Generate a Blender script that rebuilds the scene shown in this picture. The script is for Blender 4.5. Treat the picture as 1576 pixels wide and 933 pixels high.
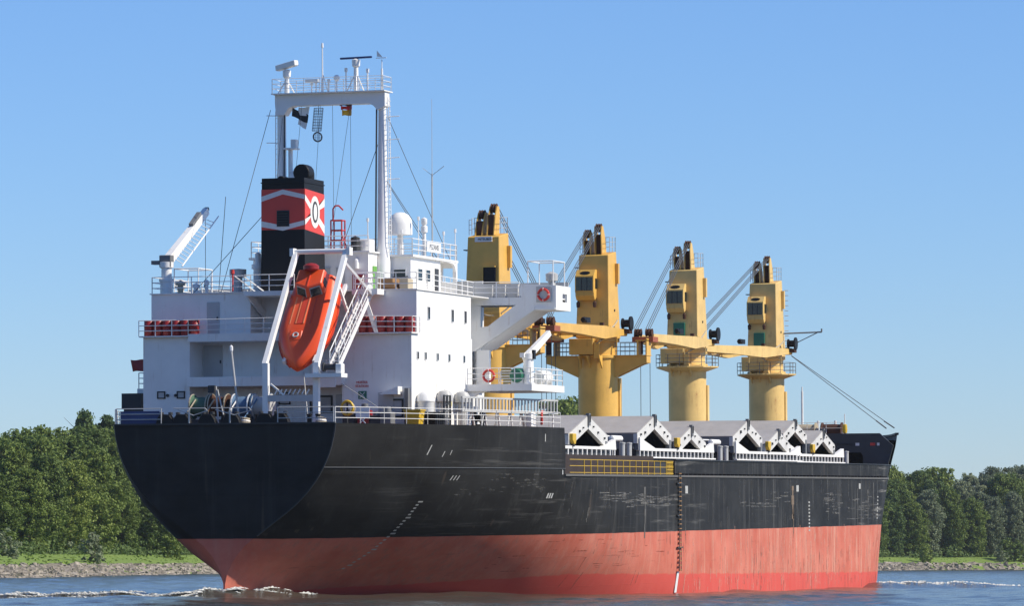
import bpy, bmesh, math, random
import numpy as np
from mathutils import Vector, Matrix
for o in list(bpy.data.objects): bpy.data.objects.remove(o)
SC = bpy.context.scene
COL = SC.collection
# ------------------------------------------------------------------ camera, sky, sun, exposure
# World: X along the ship (forward), Y to port, Z up, water at z = 0. Helpers take (X, v, z) with v to starboard.
YAW = math.radians(18)
cam = bpy.data.cameras.new('camera'); camo = bpy.data.objects.new('camera', cam); COL.objects.link(camo)
cam.sensor_width = 36; cam.lens = 36*7000/1576; cam.clip_start = 1; cam.clip_end = 40000
camo.location = (-260.83, -103.34, 2.2)
pitch = math.atan(399.5/7000)
camo.rotation_euler = (math.pi/2+pitch, 0, YAW-math.pi/2)
SC.camera = camo
SUN_EL = math.radians(41); SUN_A = math.radians(5)      # a little forward of the starboard beam
sx, sy = math.sin(SUN_A), -math.cos(SUN_A)
w = bpy.data.worlds.new('World'); SC.world = w; w.use_nodes = True
nt = w.node_tree; bg = nt.nodes['Background']
sky = nt.nodes.new('ShaderNodeTexSky'); sky.sky_type = 'NISHITA'; sky.sun_disc = False
sky.sun_elevation = SUN_EL; sky.sun_rotation = math.atan2(sx, sy)
sky.air_density = 1.5; sky.dust_density = 1.0; sky.ozone_density = 10; sky.altitude = 3000
tint = nt.nodes.new('ShaderNodeMix'); tint.data_type = 'RGBA'; tint.blend_type = 'MULTIPLY'; tint.inputs[0].default_value = 1; tint.inputs[7].default_value = (.97, 1.0, 1.13, 1)   # the camera's cool white balance, even over the whole sky
nt.links.new(sky.outputs[0], tint.inputs[6]); nt.links.new(tint.outputs[2], bg.inputs[0]); bg.inputs[1].default_value = 0.112
sl = bpy.data.lights.new('sun', 'SUN'); sl.energy = 5.0; sl.angle = math.radians(0.53); sl.color = (1, .92, .78)
so = bpy.data.objects.new('sun', sl); COL.objects.link(so)
sd = Vector((sx*math.cos(SUN_EL), sy*math.cos(SUN_EL), math.sin(SUN_EL)))
so.rotation_euler = sd.to_track_quat('Z', 'Y').to_euler(); so.location = sd*300
vs = SC.view_settings; vs.view_transform = 'Standard'; vs.look = 'None'; vs.gamma = 1; vs.use_curve_mapping = False
vs.exposure = 0.2
# ------------------------------------------------------------------ helpers
TRIM = 0.015
def trimmed(p):                                    # ship coordinates (X, v, z) -> world point
    c, s = math.cos(TRIM), math.sin(TRIM)
    return Vector((p[0]*c - p[2]*s, -p[1], p[0]*s + p[2]*c))
V3 = Vector
class MB:
    """collects geometry in ship coordinates (X forward, v starboard, z up); build() links ONE mesh object"""
    def __init__(s): s.v = []; s.f = []; s.sm = False
    def add(s, vs, fs):
        n = len(s.v); s.v += [tuple(p) for p in vs]; s.f += [tuple(i+n for i in f) for f in fs]; return s
    def box(s, x0, x1, v0, v1, z0, z1):
        return s.add([(x0,v0,z0),(x1,v0,z0),(x1,v1,z0),(x0,v1,z0),(x0,v0,z1),(x1,v0,z1),(x1,v1,z1),(x0,v1,z1)],
                     [(0,1,2,3),(4,5,6,7),(0,1,5,4),(1,2,6,5),(2,3,7,6),(3,0,4,7)])
    def hexa(s, b, t):                             # 4 bottom + 4 top corner points
        return s.add(list(b)+list(t), [(0,1,2,3),(4,5,6,7),(0,1,5,4),(1,2,6,5),(2,3,7,6),(3,0,4,7)])
    def beam(s, p, q, wd, ht, up=(0,0,1), w2=None, h2=None):
        p, q = V3(p), V3(q); d = (q-p).normalized(); u = V3(up)
        if abs(d.dot(u)) > .98: u = V3((1,0,0))
        r = d.cross(u).normalized(); u = r.cross(d); w2 = wd if w2 is None else w2; h2 = ht if h2 is None else h2
        b = [p-r*wd/2-u*ht/2, p+r*wd/2-u*ht/2, p+r*wd/2+u*ht/2, p-r*wd/2+u*ht/2]
        t = [q-r*w2/2-u*h2/2, q+r*w2/2-u*h2/2, q+r*w2/2+u*h2/2, q-r*w2/2+u*h2/2]
        return s.hexa(b, t)
    def tube(s, p, q, r, n=6, r2=None):
        p, q = V3(p), V3(q); r2 = r if r2 is None else r2
        d = (q-p).normalized(); a = d.orthogonal().normalized(); b = d.cross(a)
        vs = []; fs = []
        for i in range(n):
            t = 2*math.pi*i/n; o = a*math.cos(t)+b*math.sin(t); vs += [p+o*r, q+o*r2]
        for i in range(n): j = (i+1) % n; fs.append((2*i, 2*j, 2*j+1, 2*i+1))
        fs += [tuple(range(0, 2*n, 2)), tuple(range(1, 2*n, 2))]
        return s.add(vs, fs)
    def path(s, pts, r, n=5):
        for a, b in zip(pts, pts[1:]): s.tube(a, b, r, n)
        return s
    def lathe(s, c, prof, n=16, axis='z'):         # prof: (radius, height)
        vs = []; fs = []; m = len(prof)
        for i in range(n):
            t = 2*math.pi*i/n; ca, sa = math.cos(t), math.sin(t)
            for r, h in prof:
                o = {'z': (r*ca, r*sa, h), 'x': (h, r*ca, r*sa), 'v': (r*ca, h, r*sa)}[axis]
                vs.append((c[0]+o[0], c[1]+o[1], c[2]+o[2]))
        for i in range(n):
            j = (i+1) % n
            for k in range(m-1): fs.append((i*m+k, j*m+k, j*m+k+1, i*m+k+1))
        fs += [tuple(i*m for i in range(n)), tuple(i*m+m-1 for i in range(n))]
        return s.add(vs, fs)
    def ball(s, c, r, n=10, sz=1.0):
        return s.lathe(c, [(max(.001, r*math.sin(math.pi*k/(n//2))), -r*sz*math.cos(math.pi*k/(n//2))) for k in range(n//2+1)], n)
    def torus(s, c, R, r, axis, n=20, m=7):
        a = V3(axis).normalized(); e1 = a.orthogonal().normalized(); e2 = a.cross(e1); vs = []; fs = []
        for i in range(n):
            t = 2*math.pi*i/n; o = e1*math.cos(t)+e2*math.sin(t)
            for k in range(m):
                p = 2*math.pi*k/m; vs.append(V3(c)+o*(R+r*math.cos(p))+a*r*math.sin(p))
        for i in range(n):
            for k in range(m): fs.append((i*m+k, ((i+1) % n)*m+k, ((i+1) % n)*m+(k+1) % m, i*m+(k+1) % m))
        return s.add(vs, fs)
    def prism(s, poly, ax, a, b):                  # polygon extruded along axis ax (0 = X: poly is (v,z); 1 = v: (X,z); 2 = z: (X,v))
        n = len(poly)
        def P(q, t): return [(t, q[0], q[1]), (q[0], t, q[1]), (q[0], q[1], t)][ax]
        return s.add([P(q, a) for q in poly]+[P(q, b) for q in poly],
                     [tuple(range(n)), tuple(range(n, 2*n))]+[(i, (i+1) % n, n+(i+1) % n, n+i) for i in range(n)])
    def rail(s, pts, h=1.05, rails=3, step=1.5, r=.028):
        pts = [V3(p) for p in pts]
        for a, b in zip(pts, pts[1:]):
            n = max(1, round((b-a).length/step))
            for k in range(n+1):
                q = a.lerp(b, k/n); s.tube(q, q+V3((0,0,h)), r*1.25, 5)
            for k in range(rails):
                z = V3((0,0,h*(k+1)/rails)); s.tube(a+z, b+z, r, 5)
        return s
    def build(s, name, mat, parent=None, smooth=False, loc=None, bevel=0):
        og = V3(loc) if loc is not None else (V3(ORG[root_of(parent).name]) if parent else V3((0,0,0)))
        me = bpy.data.meshes.new(name)
        me.from_pydata([(p[0]-og[0], -(p[1]-og[1]), p[2]-og[2]) for p in s.v], [], s.f)
        bm = bmesh.new(); bm.from_mesh(me); bmesh.ops.recalc_face_normals(bm, faces=bm.faces)
        if bevel: bmesh.ops.bevel(bm, geom=list(bm.edges), offset=bevel, segments=1, affect='EDGES', clamp_overlap=True)
        bm.to_mesh(me); bm.free()
        if smooth:
            me.shade_smooth() if hasattr(me, 'shade_smooth') else None
            me.set_sharp_from_angle(angle=math.radians(38))
        me.materials.append(mat)
        o = bpy.data.objects.new(name, me); COL.objects.link(o)
        if parent: o.parent = parent
        elif loc is not None: seat(o, loc)
        return o
ORG = {}
def root_of(o):
    while o.parent: o = o.parent
    return o
def seat(o, loc):
    o.location = trimmed(loc); o.rotation_euler = (0, -TRIM, 0); ORG[o.name] = tuple(loc)
def tag(o, label, cat, group=None):
    o['label'] = label; o['category'] = cat
    if group: o['group'] = group
    return o
def thing(name, label, cat, loc, group=None):      # an Empty at the thing's base, in ship coordinates
    o = bpy.data.objects.new(name, None); COL.objects.link(o); o.empty_display_size = .2
    seat(o, loc); return tag(o, label, cat, group)
def link_copy(src, parent, off):                   # shared-mesh copy of a part, shifted in ship coordinates
    c = src.copy(); COL.objects.link(c); c.parent = parent
    c.location = (src.location[0]+off[0], src.location[1]-off[1], src.location[2]+off[2]); return c
def copy_tree(o, parent=None):
    c = o.copy(); COL.objects.link(c); c.parent = parent
    for ch in list(o.children): copy_tree(ch, c)
    return c
def lettering(txt, size, right, up, pos, mat, parent, name='lettering', depth=.01, center=True):
    cu = bpy.data.curves.new('t', 'FONT'); cu.body = txt; cu.size = size; cu.extrude = depth
    if center: cu.align_x = 'CENTER'; cu.align_y = 'CENTER'
    to = bpy.data.objects.new('t', cu); COL.objects.link(to); bpy.context.view_layer.update()
    me = bpy.data.meshes.new_from_object(to.evaluated_get(bpy.context.evaluated_depsgraph_get()))
    bpy.data.objects.remove(to); bpy.data.curves.remove(cu)
    r, u = V3((right[0], -right[1], right[2])), V3((up[0], -up[1], up[2])); n = r.cross(u)
    og = V3(ORG[root_of(parent).name]); p = V3((pos[0]-og[0], -(pos[1]-og[1]), pos[2]-og[2]))
    me.transform(Matrix(((r[0],u[0],n[0],p[0]),(r[1],u[1],n[1],p[1]),(r[2],u[2],n[2],p[2]),(0,0,0,1))))
    me.materials.clear(); me.materials.append(mat)
    o = bpy.data.objects.new(name, me); COL.objects.link(o); o.parent = parent; return o
# ------------------------------------------------------------------ materials
def nodes(name):
    m = bpy.data.materials.new(name); m.use_nodes = True; t = m.node_tree
    return m, t, t.nodes['Principled BSDF'], t.nodes.new, t.links.new
def ramp(t, src, stops):
    r = t.nodes.new('ShaderNodeValToRGB'); t.links.new(src, r.inputs[0]); e = r.color_ramp.elements
    while len(e) < len(stops): e.new(.5)
    for el, (p, c) in zip(e, stops): el.position = p; el.color = (*c, 1) if len(c) == 3 else c
    return r.outputs[0]
def noise(t, scale, detail=4, stretch=(1,1,1), rough=.6, coord='Object'):
    tc = t.nodes.new('ShaderNodeTexCoord'); mp = t.nodes.new('ShaderNodeMapping'); mp.inputs['Scale'].default_value = stretch
    n = t.nodes.new('ShaderNodeTexNoise'); n.inputs['Scale'].default_value = scale; n.inputs['Detail'].default_value = detail; n.inputs['Roughness'].default_value = rough
    t.links.new(tc.outputs[coord], mp.inputs[0]); t.links.new(mp.outputs[0], n.inputs[0]); return n.outputs[0]
def mix(t, fac, a, b, mode='MIX'):
    m = t.nodes.new('ShaderNodeMix'); m.data_type = 'RGBA'; m.blend_type = mode
    for sock, val in ((m.inputs[0], fac), (m.inputs[6], a), (m.inputs[7], b)):
        if isinstance(val, (int, float)): sock.default_value = val
        elif isinstance(val, tuple): sock.default_value = (*val, 1)
        else: t.links.new(val, sock)
    return m.outputs[2]
def bump(t, b, h, strength=.2, dist=.05):
    n = t.nodes.new('ShaderNodeBump'); n.inputs['Strength'].default_value = strength; n.inputs['Distance'].default_value = dist
    t.links.new(h, n.inputs['Height']); t.links.new(n.outputs[0], b.inputs['Normal'])
def paint(name, col, rough=.45, wear=None, amount=.5, metal=0, var=.12, scale=.6, spec=None):
    """painted steel: slight tone variation, vertical dirt or rust runs, soft plate unevenness"""
    m, t, b, N, K = nodes(name)
    base = mix(t, ramp(t, noise(t, scale, 3), [(.3, (0,0,0)), (.7, (1,1,1))]), tuple(c*(1-var) for c in col), tuple(min(1, c*(1+var*.6)) for c in col))
    if wear:
        run = ramp(t, noise(t, 1.0, 5, (3.0, 3.0, .22), .65), [(.56, (0,0,0)), (.74, (1,1,1))])
        spot = ramp(t, noise(t, .9, 6, (1,1,1), .7), [(.45, (0,0,0)), (.75, (amount,)*3)])
        base = mix(t, mix(t, 1.0, run, spot, 'MULTIPLY'), base, wear)
    K(base, b.inputs['Base Color']); b.inputs['Roughness'].default_value = rough; b.inputs['Metallic'].default_value = metal
    b.inputs['Specular IOR Level'].default_value = spec if spec is not None else (.22 if max(col) < .08 else .4)
    bump(t, b, noise(t, .8, 3), .12, .06)
    return m
WHITE = paint('white_paint', (.80,.79,.76), .42, (.40,.27,.16), 1.3, var=.06)
WHITE2 = paint('white_trim_paint', (.78,.77,.74), .45, var=.06)
GREYW = paint('pale_grey_paint', (.46,.46,.45), .5, (.30,.22,.15), .6)
HATCHG = paint('hatch_top_grey_paint', (.36,.345,.33), .55, (.22,.16,.11), .8)
HATCHW = paint('hatch_edge_paint', (.62,.61,.58), .5, (.28,.20,.14), .9, var=.15)
CRANE = paint('crane_yellow_paint', (.69,.405,.085), .45, (.30,.13,.04), 1.1, var=.12)
CRANEL = paint('weathered_crane_yellow_paint', (.70,.48,.17), .48, (.34,.14,.045), 2.0, var=.14)
YELLOW = paint('safety_yellow_paint', (.62,.40,.03), .45, (.2,.09,.03), 1.0)
ORANGE = paint('lifeboat_orange_gelcoat', (.78,.085,.02), .3, var=.06)
ORANGED = paint('orange_red_paint', (.60,.06,.025), .4, var=.08)
RED = paint('red_drum_paint', (.27,.016,.016), .4, (.12,.02,.015), .8)
SIGRED = paint('signal_red_paint', (.62,.05,.035), .4)
BLACK = paint('black_paint', (.010,.010,.011), .5, (.03,.022,.02), .5)
DARK = paint('dark_grey_steel', (.045,.047,.05), .5, (.10,.06,.04), .7)
GREYD = paint('mid_grey_steel', (.16,.165,.17), .5, (.12,.07,.045), .8)
DECKM = paint('deck_brown_red_paint', (.13,.055,.04), .7)
RUST = paint('rusty_sheave_steel', (.075,.035,.022), .7)
GREEN = paint('green_door_paint', (.02,.14,.085), .4)
GREENL = paint('bright_green_paint', (.13,.36,.06), .4)
BLUE = paint('blue_paint', (.022,.045,.15), .5)
WOOD = paint('brown_wood', (.30,.17,.07), .7)
ROPE = paint('mooring_rope', (.42,.36,.26), .9)
ROPEB = paint('blue_mooring_rope', (.09,.16,.26), .9)
ROPEG = paint('green_winch_paint', (.06,.13,.085), .6)
WIRE = paint('steel_wire', (.10,.105,.11), .5)
REDB = paint('funnel_red_paint', (.62,.055,.04), .42, var=.06)
def glass(name, col=(.012,.014,.016), rough=.08):
    m, t, b, N, K = nodes(name); b.inputs['Base Color'].default_value = (*col, 1); b.inputs['Roughness'].default_value = rough; b.inputs['Specular IOR Level'].default_value = .6; return m
GLASS = glass('dark_window_glass')
def simple(name, col, rough=.6):
    m, t, b, N, K = nodes(name)
    K(mix(t, noise(t, 3, 3), tuple(c*.85 for c in col), tuple(min(1, c*1.12) for c in col)), b.inputs['Base Color']); b.inputs['Roughness'].default_value = rough; return m
FLAGB = simple('black_flag_cloth', (.02,.025,.03), .8); FLAGW = simple('white_flag_cloth', (.78,.78,.76), .8)
FLAGR = simple('red_flag_cloth', (.60,.03,.03), .8); FLAGY = simple('gold_flag_cloth', (.80,.42,.03), .8)
SIGNW = simple('sign_white', (.75,.75,.74), .5)
def hull_paint():
    """black topsides over red antifouling, with scuffs, runs and a cleaner wet band along the water"""
    m, t, b, N, K = nodes('hull_paint')
    tc = N('ShaderNodeTexCoord'); sp = N('ShaderNodeSeparateXYZ'); K(tc.outputs['Object'], sp.inputs[0])
    geo = N('ShaderNodeNewGeometry'); gp = N('ShaderNodeSeparateXYZ'); K(geo.outputs['Position'], gp.inputs[0])
    wob = N('ShaderNodeMath'); wob.operation = 'MULTIPLY_ADD'; K(noise(t, .35, 3), wob.inputs[0]); wob.inputs[1].default_value = .10; K(sp.outputs[2], wob.inputs[2])
    isred = N('ShaderNodeMath'); isred.operation = 'LESS_THAN'; K(wob.outputs[0], isred.inputs[0]); isred.inputs[1].default_value = 3.67
    blk = mix(t, ramp(t, noise(t, .22, 4, (1,1,1.6)), [(.35,(0,0,0)),(.7,(1,1,1))]), (.0155,.0150,.0142), (.032,.032,.031))
    runs = ramp(t, noise(t, 1.0, 6, (1.1,1.1,.07), .7), [(.54,(0,0,0)),(.78,(1,1,1))])
    fwd = N('ShaderNodeMapRange'); K(sp.outputs[0], fwd.inputs[0]); fwd.inputs[1].default_value = 8; fwd.inputs[2].default_value = 115; fwd.inputs[3].default_value = .14; fwd.inputs[4].default_value = 1.0
    fr = N('ShaderNodeMath'); fr.operation = 'MULTIPLY'; K(runs, fr.inputs[0]); K(fwd.outputs[0], fr.inputs[1])
    blk = mix(t, fr.outputs[0], blk, (.14,.138,.13))
    # scuffed horizontal bands where fenders rub
    bnd = ramp(t, noise(t, 1.0, 7, (.10,.10,2.6), .72), [(.55,(0,0,0)),(.66,(1,1,1))])
    pat = ramp(t, noise(t, .055, 2, (1,1,1.2)), [(.5,(0,0,0)),(.62,(1,1,1))])
    bf = N('ShaderNodeMath'); bf.operation = 'MULTIPLY'; K(mix(t, 1.0, bnd, pat, 'MULTIPLY'), bf.inputs[0]); K(fwd.outputs[0], bf.inputs[1])
    blk = mix(t, bf.outputs[0], blk, (.22,.215,.20))
    scr = ramp(t, noise(t, 1.0, 3, (1.3,1.3,.10), .4), [(.70,(0,0,0)),(.76,(.22,.22,.22))])
    blk = mix(t, scr, blk, (.16,.12,.09))
    red = mix(t, ramp(t, noise(t, .3, 5), [(.3,(0,0,0)),(.72,(1,1,1))]), (.45,.105,.066), (.60,.195,.135))
    rr = ramp(t, noise(t, 1.0, 6, (1.5,1.5,.11), .72), [(.50,(0,0,0)),(.70,(.85,.85,.85))])
    rf = N('ShaderNodeMath'); rf.operation = 'MULTIPLY'; K(rr, rf.inputs[0]); K(fwd.outputs[0], rf.inputs[1])
    red = mix(t, rf.outputs[0], red, (.58,.34,.25))
    gr = ramp(t, noise(t, 1.0, 7, (2.2,2.2,.22), .75), [(.50,(0,0,0)),(.72,(.75,.75,.75))])
    pg = ramp(t, noise(t, .07, 3), [(.42,(0,0,0)),(.6,(1,1,1))])
    red = mix(t, mix(t, 1.0, gr, pg, 'MULTIPLY'), red, (.27,.17,.135))
    hs = ramp(t, noise(t, 1.0, 6, (.16,.16,3.2), .7), [(.64,(0,0,0)),(.70,(.6,.6,.6))])
    red = mix(t, hs, red, (.24,.06,.04))
    wet = N('ShaderNodeMath'); wet.operation = 'MULTIPLY_ADD'; K(noise(t, .8, 5), wet.inputs[0]); wet.inputs[1].default_value = .4
    tp = N('ShaderNodeMapRange'); K(sp.outputs[0], tp.inputs[0]); tp.inputs[1].default_value = 4; tp.inputs[2].default_value = 34; tp.inputs[3].default_value = 1.1; tp.inputs[4].default_value = 0
    zz = N('ShaderNodeMath'); zz.operation = 'ADD'; K(gp.outputs[2], zz.inputs[0]); K(tp.outputs[0], zz.inputs[1]); K(zz.outputs[0], wet.inputs[2])
    lt = N('ShaderNodeMapRange'); K(wet.outputs[0], lt.inputs[0]); lt.inputs[1].default_value = 1.52; lt.inputs[2].default_value = 1.62; lt.inputs[3].default_value = .75; lt.inputs[4].default_value = 0
    red = mix(t, lt.outputs[0], red, (.60,.075,.062))
    K(mix(t, isred.outputs[0], blk, red), b.inputs['Base Color'])
    b.inputs['Roughness'].default_value = .6; b.inputs['Specular IOR Level'].default_value = .12
    # plate seams
    br = N('ShaderNodeTexBrick'); cm = N('ShaderNodeCombineXYZ'); K(sp.outputs[0], cm.inputs[0]); K(sp.outputs[2], cm.inputs[1]); K(cm.outputs[0], br.inputs[0])
    br.inputs['Scale'].default_value = 1; br.inputs['Mortar Size'].default_value = .03; br.inputs['Mortar Smooth'].default_value = 1; br.inputs['Brick Width'].default_value = 9; br.inputs['Row Height'].default_value = 2.1
    ad = N('ShaderNodeMath'); ad.operation = 'MULTIPLY_ADD'; K(br.outputs['Fac'], ad.inputs[0]); ad.inputs[1].default_value = .3
    fw = N('ShaderNodeMath'); fw.operation = 'SINE'; fx = N('ShaderNodeMath'); fx.operation = 'MULTIPLY'; K(sp.outputs[0], fx.inputs[0]); fx.inputs[1].default_value = 2.6; K(fx.outputs[0], fw.inputs[0])
    fa = N('ShaderNodeMath'); fa.operation = 'MULTIPLY_ADD'; K(fw.outputs[0], fa.inputs[0]); fa.inputs[1].default_value = .12; K(noise(t, .35, 4), fa.inputs[2]); K(fa.outputs[0], ad.inputs[2])
    bump(t, b, ad.outputs[0], .35, .05)
    return m
HULL = hull_paint()
# ------------------------------------------------------------------ the setting: water, bank, trees
rng = np.random.default_rng(7); random.seed(7)
CAMP = V3((camo.location[0], camo.location[1], 0))
DV = V3((math.cos(YAW), math.sin(YAW), 0)); RV = V3((math.sin(YAW), -math.cos(YAW), 0))
def ground(lat, d, z=0): return CAMP + DV*d + RV*lat + V3((0,0,z))     # metres right of / ahead of the bank where the photographer stands
def kind(o, k): o['kind'] = k; return o
def raw(name, verts, faces, mat, smooth=False):
    me = bpy.data.meshes.new(name); me.from_pydata([tuple(p) for p in verts], [], faces); me.materials.append(mat)
    if smooth: me.shade_smooth()
    o = bpy.data.objects.new(name, me); COL.objects.link(o); return o
def water_mat():
    m, t, b, N, K = nodes('river_water')
    c = mix(t, ramp(t, noise(t, .02, 3, (1,1,1), .6, 'Object'), [(.35,(0,0,0)),(.7,(1,1,1))]), (.052,.054,.046), (.076,.068,.050))
    K(c, b.inputs['Base Color']); b.inputs['Roughness'].default_value = .12; b.inputs['IOR'].default_value = 1.33; b.inputs['Specular IOR Level'].default_value = .25
    ad = N('ShaderNodeMath'); ad.operation = 'ADD'; K(noise(t, 1.3, 5, (1,1,1), .65, 'Object'), ad.inputs[0]); K(noise(t, .35, 3, (1,1,1), .5, 'Object'), ad.inputs[1])
    bump(t, b, ad.outputs[0], .45, .2)
    return m
WATER = water_mat()
# wave field: rows by distance, columns by bearing, fine where the camera looks and flat far outside
nr, nc = 900, 420
ds = np.geomspace(40, 1700, nr); an = np.linspace(-.17, .17, nc)
Dg, Ag = np.meshgrid(ds, np.tan(an), indexing='ij'); Lg = Dg*Ag
wx = CAMP[0]+DV[0]*Dg+RV[0]*Lg; wy = CAMP[1]+DV[1]*Dg+RV[1]*Lg
wz = np.zeros_like(wx)
for k in range(46):
    lam = 1.2*(1.09**k)*(.8+.4*rng.random()); 
    if lam > 22: lam = 1.5+6*rng.random()
    th = math.radians(250)+rng.normal(0, .75); kk = 2*math.pi/lam
    amp = .0036*lam**.75*np.clip((lam/(Dg*.004))-.6, 0, 1)
    wz += amp*np.sin(kk*(wx*math.cos(th)+wy*math.sin(th))+rng.random()*6.28)
vv = -wy                                            # starboard coordinate of each water point
def ridge(p, q, h, wd, wob=.35):
    """a wave crest running from p to q in (X, v)"""
    global wz
    p = np.array(p, float); q = np.array(q, float); L = np.hypot(*(q-p)); u = (q-p)/L
    s = (wx-p[0])*u[0]+(vv-p[1])*u[1]; n = -(wx-p[0])*u[1]+(vv-p[1])*u[0]
    env = np.clip(s/(.15*L)+.5, 0, 1)*np.clip((L-s)/(.4*L), 0, 1)
    wz += h*env*np.exp(-(n/wd)**2)*(1+wob*np.sin(s*1.9+np.sin(n*2)))
ridge((6, -1), (34, -30), .08, 1.7, .2); ridge((-4, 0), (7, 2.5), .40, 2.0); ridge((6, 3), (24, 11.5), .2, 1.6, .1); ridge((-1, 2), (-10, -30), .24, 1.3, .35)
ridge((112, 14.0), (140, 19.5), .30, 1.6, .2); ridge((126, 17), (158, 27), .14, 1.8, .2); ridge((-40, 6), (-4, 2), .12, 3)
edge = np.clip(np.minimum((an[None, :]+.17)/.02, (.17-an[None, :])/.02), 0, 1)*np.clip((1700-Dg)/300, 0, 1)*np.clip((Dg-40)/20, 0, 1)
wz = wz*edge
P = np.stack([wx, wy, wz], -1).reshape(-1, 3)
i0 = (np.arange(nr-1)[:, None]*nc+np.arange(nc-1)[None, :]).ravel()
Q = np.stack([i0, i0+1, i0+nc+1, i0+nc], -1)
# flat outer ring joined to the wave field's border
bd = list(range(nc))+[r*nc+nc-1 for r in range(1, nr)]+[(nr-1)*nc+c for c in range(nc-2, -1, -1)]+[r*nc for r in range(nr-2, 0, -1)]
far = []; ctr = np.array(ground(0, 700))
for k in bd:
    dvec = P[k]-ctr; dvec[2] = 0; far.append(ctr*np.array([1,1,0])+dvec/np.linalg.norm(dvec)*2600)
n0 = len(P); P = np.vstack([P, np.array(far)]); m_ = len(bd)
Q2 = [(bd[k], bd[(k+1) % m_], n0+(k+1) % m_, n0+k) for k in range(m_)]
Qa = np.vstack([Q, np.array(Q2)])
me = bpy.data.meshes.new('river_water'); me.vertices.add(len(P)); me.vertices.foreach_set('co', P.ravel())
me.loops.add(Qa.size); me.loops.foreach_set('vertex_index', Qa.ravel().astype(np.int32))
me.polygons.add(len(Qa)); me.polygons.foreach_set('loop_start', np.arange(0, Qa.size, 4, dtype=np.int32)); me.polygons.foreach_set('loop_total', np.full(len(Qa), 4, np.int32))
me.update(calc_edges=True); me.validate(); me.shade_smooth(); me.materials.append(WATER)
bm = bmesh.new(); bm.from_mesh(me); bmesh.ops.recalc_face_normals(bm, faces=bm.faces)
if sum(f.normal.z for f in list(bm.faces)[:50]) < 0: bmesh.ops.reverse_faces(bm, faces=bm.faces)
bm.to_mesh(me); bm.free()
wo = kind(bpy.data.objects.new('water', me), 'structure'); COL.objects.link(wo); wo['label'] = 'rippled blue brown river water'
def wave_height(X, v):
    x = X - CAMP[0]; y = -v - CAMP[1]; d = x*DV[0]+y*DV[1]; l = x*RV[0]+y*RV[1]
    i = np.interp(d, ds, np.arange(nr)); j = np.interp(math.atan2(l, d), an, np.arange(nc))
    return float(wz[int(round(i)), int(round(j))])
# foam: lumps of broken water on the crests
FOAM = simple('white_foam', (.66,.655,.61), .9)
_t = FOAM.node_tree; _t.links.new(ramp(_t, noise(_t, 2.2, 4, (1,1,1), .7), [(.40,(.15,.15,.15)),(.60,(1,1,1))]), _t.nodes['Principled BSDF'].inputs['Alpha'])
def foam(name, label, runs, seed):
    r = random.Random(seed); vs = []; fs = []
    for (p, q, n, spread, size) in runs:
        L = math.hypot(q[0]-p[0], q[1]-p[1]); u = ((q[0]-p[0])/L, (q[1]-p[1])/L)
        cl = [r.random() for _ in range(max(3, int(L/1.2)))]
        for k in range(n):
            s = min(1, max(0, r.choice(cl)+r.gauss(0, .05))) if r.random() < .75 else r.random()
            nn = r.gauss(0, spread)*(.4+s*.8)
            X = p[0]+(q[0]-p[0])*s-u[1]*nn; v = p[1]+(q[1]-p[1])*s+u[0]*nn
            a = size*r.choice((.3, .45, .6, .9, 1.2))*r.uniform(.7, 1.1); h = a*r.uniform(.12, .5); z = wave_height(X, v)+.05; ro = math.atan2(-u[1], u[0])+r.gauss(0, .35); a *= 1.7
            b = len(vs); el = r.uniform(.2, .5)
            for i in range(6):
                t = i*math.pi/3; c, si = math.cos(t)*a*r.uniform(.6, 1.2), math.sin(t)*a*el*r.uniform(.6, 1.2)
                vs.append((X+c*math.cos(ro)-si*math.sin(ro), -v+c*math.sin(ro)+si*math.cos(ro), z-.03))
            for i in range(3):
                t = i*2.1+r.random(); vs.append((X+math.cos(t)*a*.35, -v+math.sin(t)*a*.35*el, z+h*r.uniform(.6, 1.2)))
            fs += [(b+6,b+7,b+8),(b,b+1,b+6),(b+1,b+2,b+7,b+6),(b+2,b+3,b+7),(b+3,b+4,b+8,b+7),(b+4,b+5,b+8),(b+5,b,b+6,b+8)]
    o = kind(raw(name, vs, fs, FOAM), 'stuff'); o['label'] = label
foam('stern_foam', 'white foam churned up under the ship\'s stern and trailing left',
     [((-4, -1), (6, 2.5), 800, 1.0, .17), ((-1.5, 1.5), (-10, -30), 3000, .7, .17), ((-3, 0), (-14, -28), 700, 1.8, .12)], 3)
foam('bow_foam', 'white foam of the bow wave at the right end of the hull', [((114, 14.2), (141, 20), 480, .7, .17), ((128, 18), (156, 27), 110, 1.0, .13)], 4)
# far bank: stone edge, grass, soil, as one strip following the shore line
shore = [(-320, 150), (-150, 330), (-86, 497), (-69, 616), (-56, 810), (-26, 960), (33, 1090), (97, 1185), (144, 1283), (420, 1500), (900, 1800)]
def cat(pts, n):
    out = []
    for i in range(len(pts)-1):
        p0 = pts[max(i-1, 0)]; p1 = pts[i]; p2 = pts[i+1]; p3 = pts[min(i+2, len(pts)-1)]
        for k in range(n):
            t = k/n; f = lambda a: .5*((2*p1[a])+(-p0[a]+p2[a])*t+(2*p0[a]-5*p1[a]+4*p2[a]-p3[a])*t*t+(-p0[a]+3*p1[a]-3*p2[a]+p3[a])*t**3)
            out.append((f(0), f(1)))
    return out+[pts[-1]]
SH = cat(shore, 14)
def shore_frame(i):
    a = SH[max(i-1, 0)]; b = SH[min(i+1, len(SH)-1)]; L = math.hypot(b[0]-a[0], b[1]-a[1]); t = ((b[0]-a[0])/L, (b[1]-a[1])/L)
    return SH[i], t, (-t[1], t[0])                  # point, along, inland (to the left of the run = away from the river)
def inland(i, off, z):
    p, t, n = shore_frame(i); return ground(p[0]+n[0]*off, p[1]+n[1]*off, z)
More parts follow.
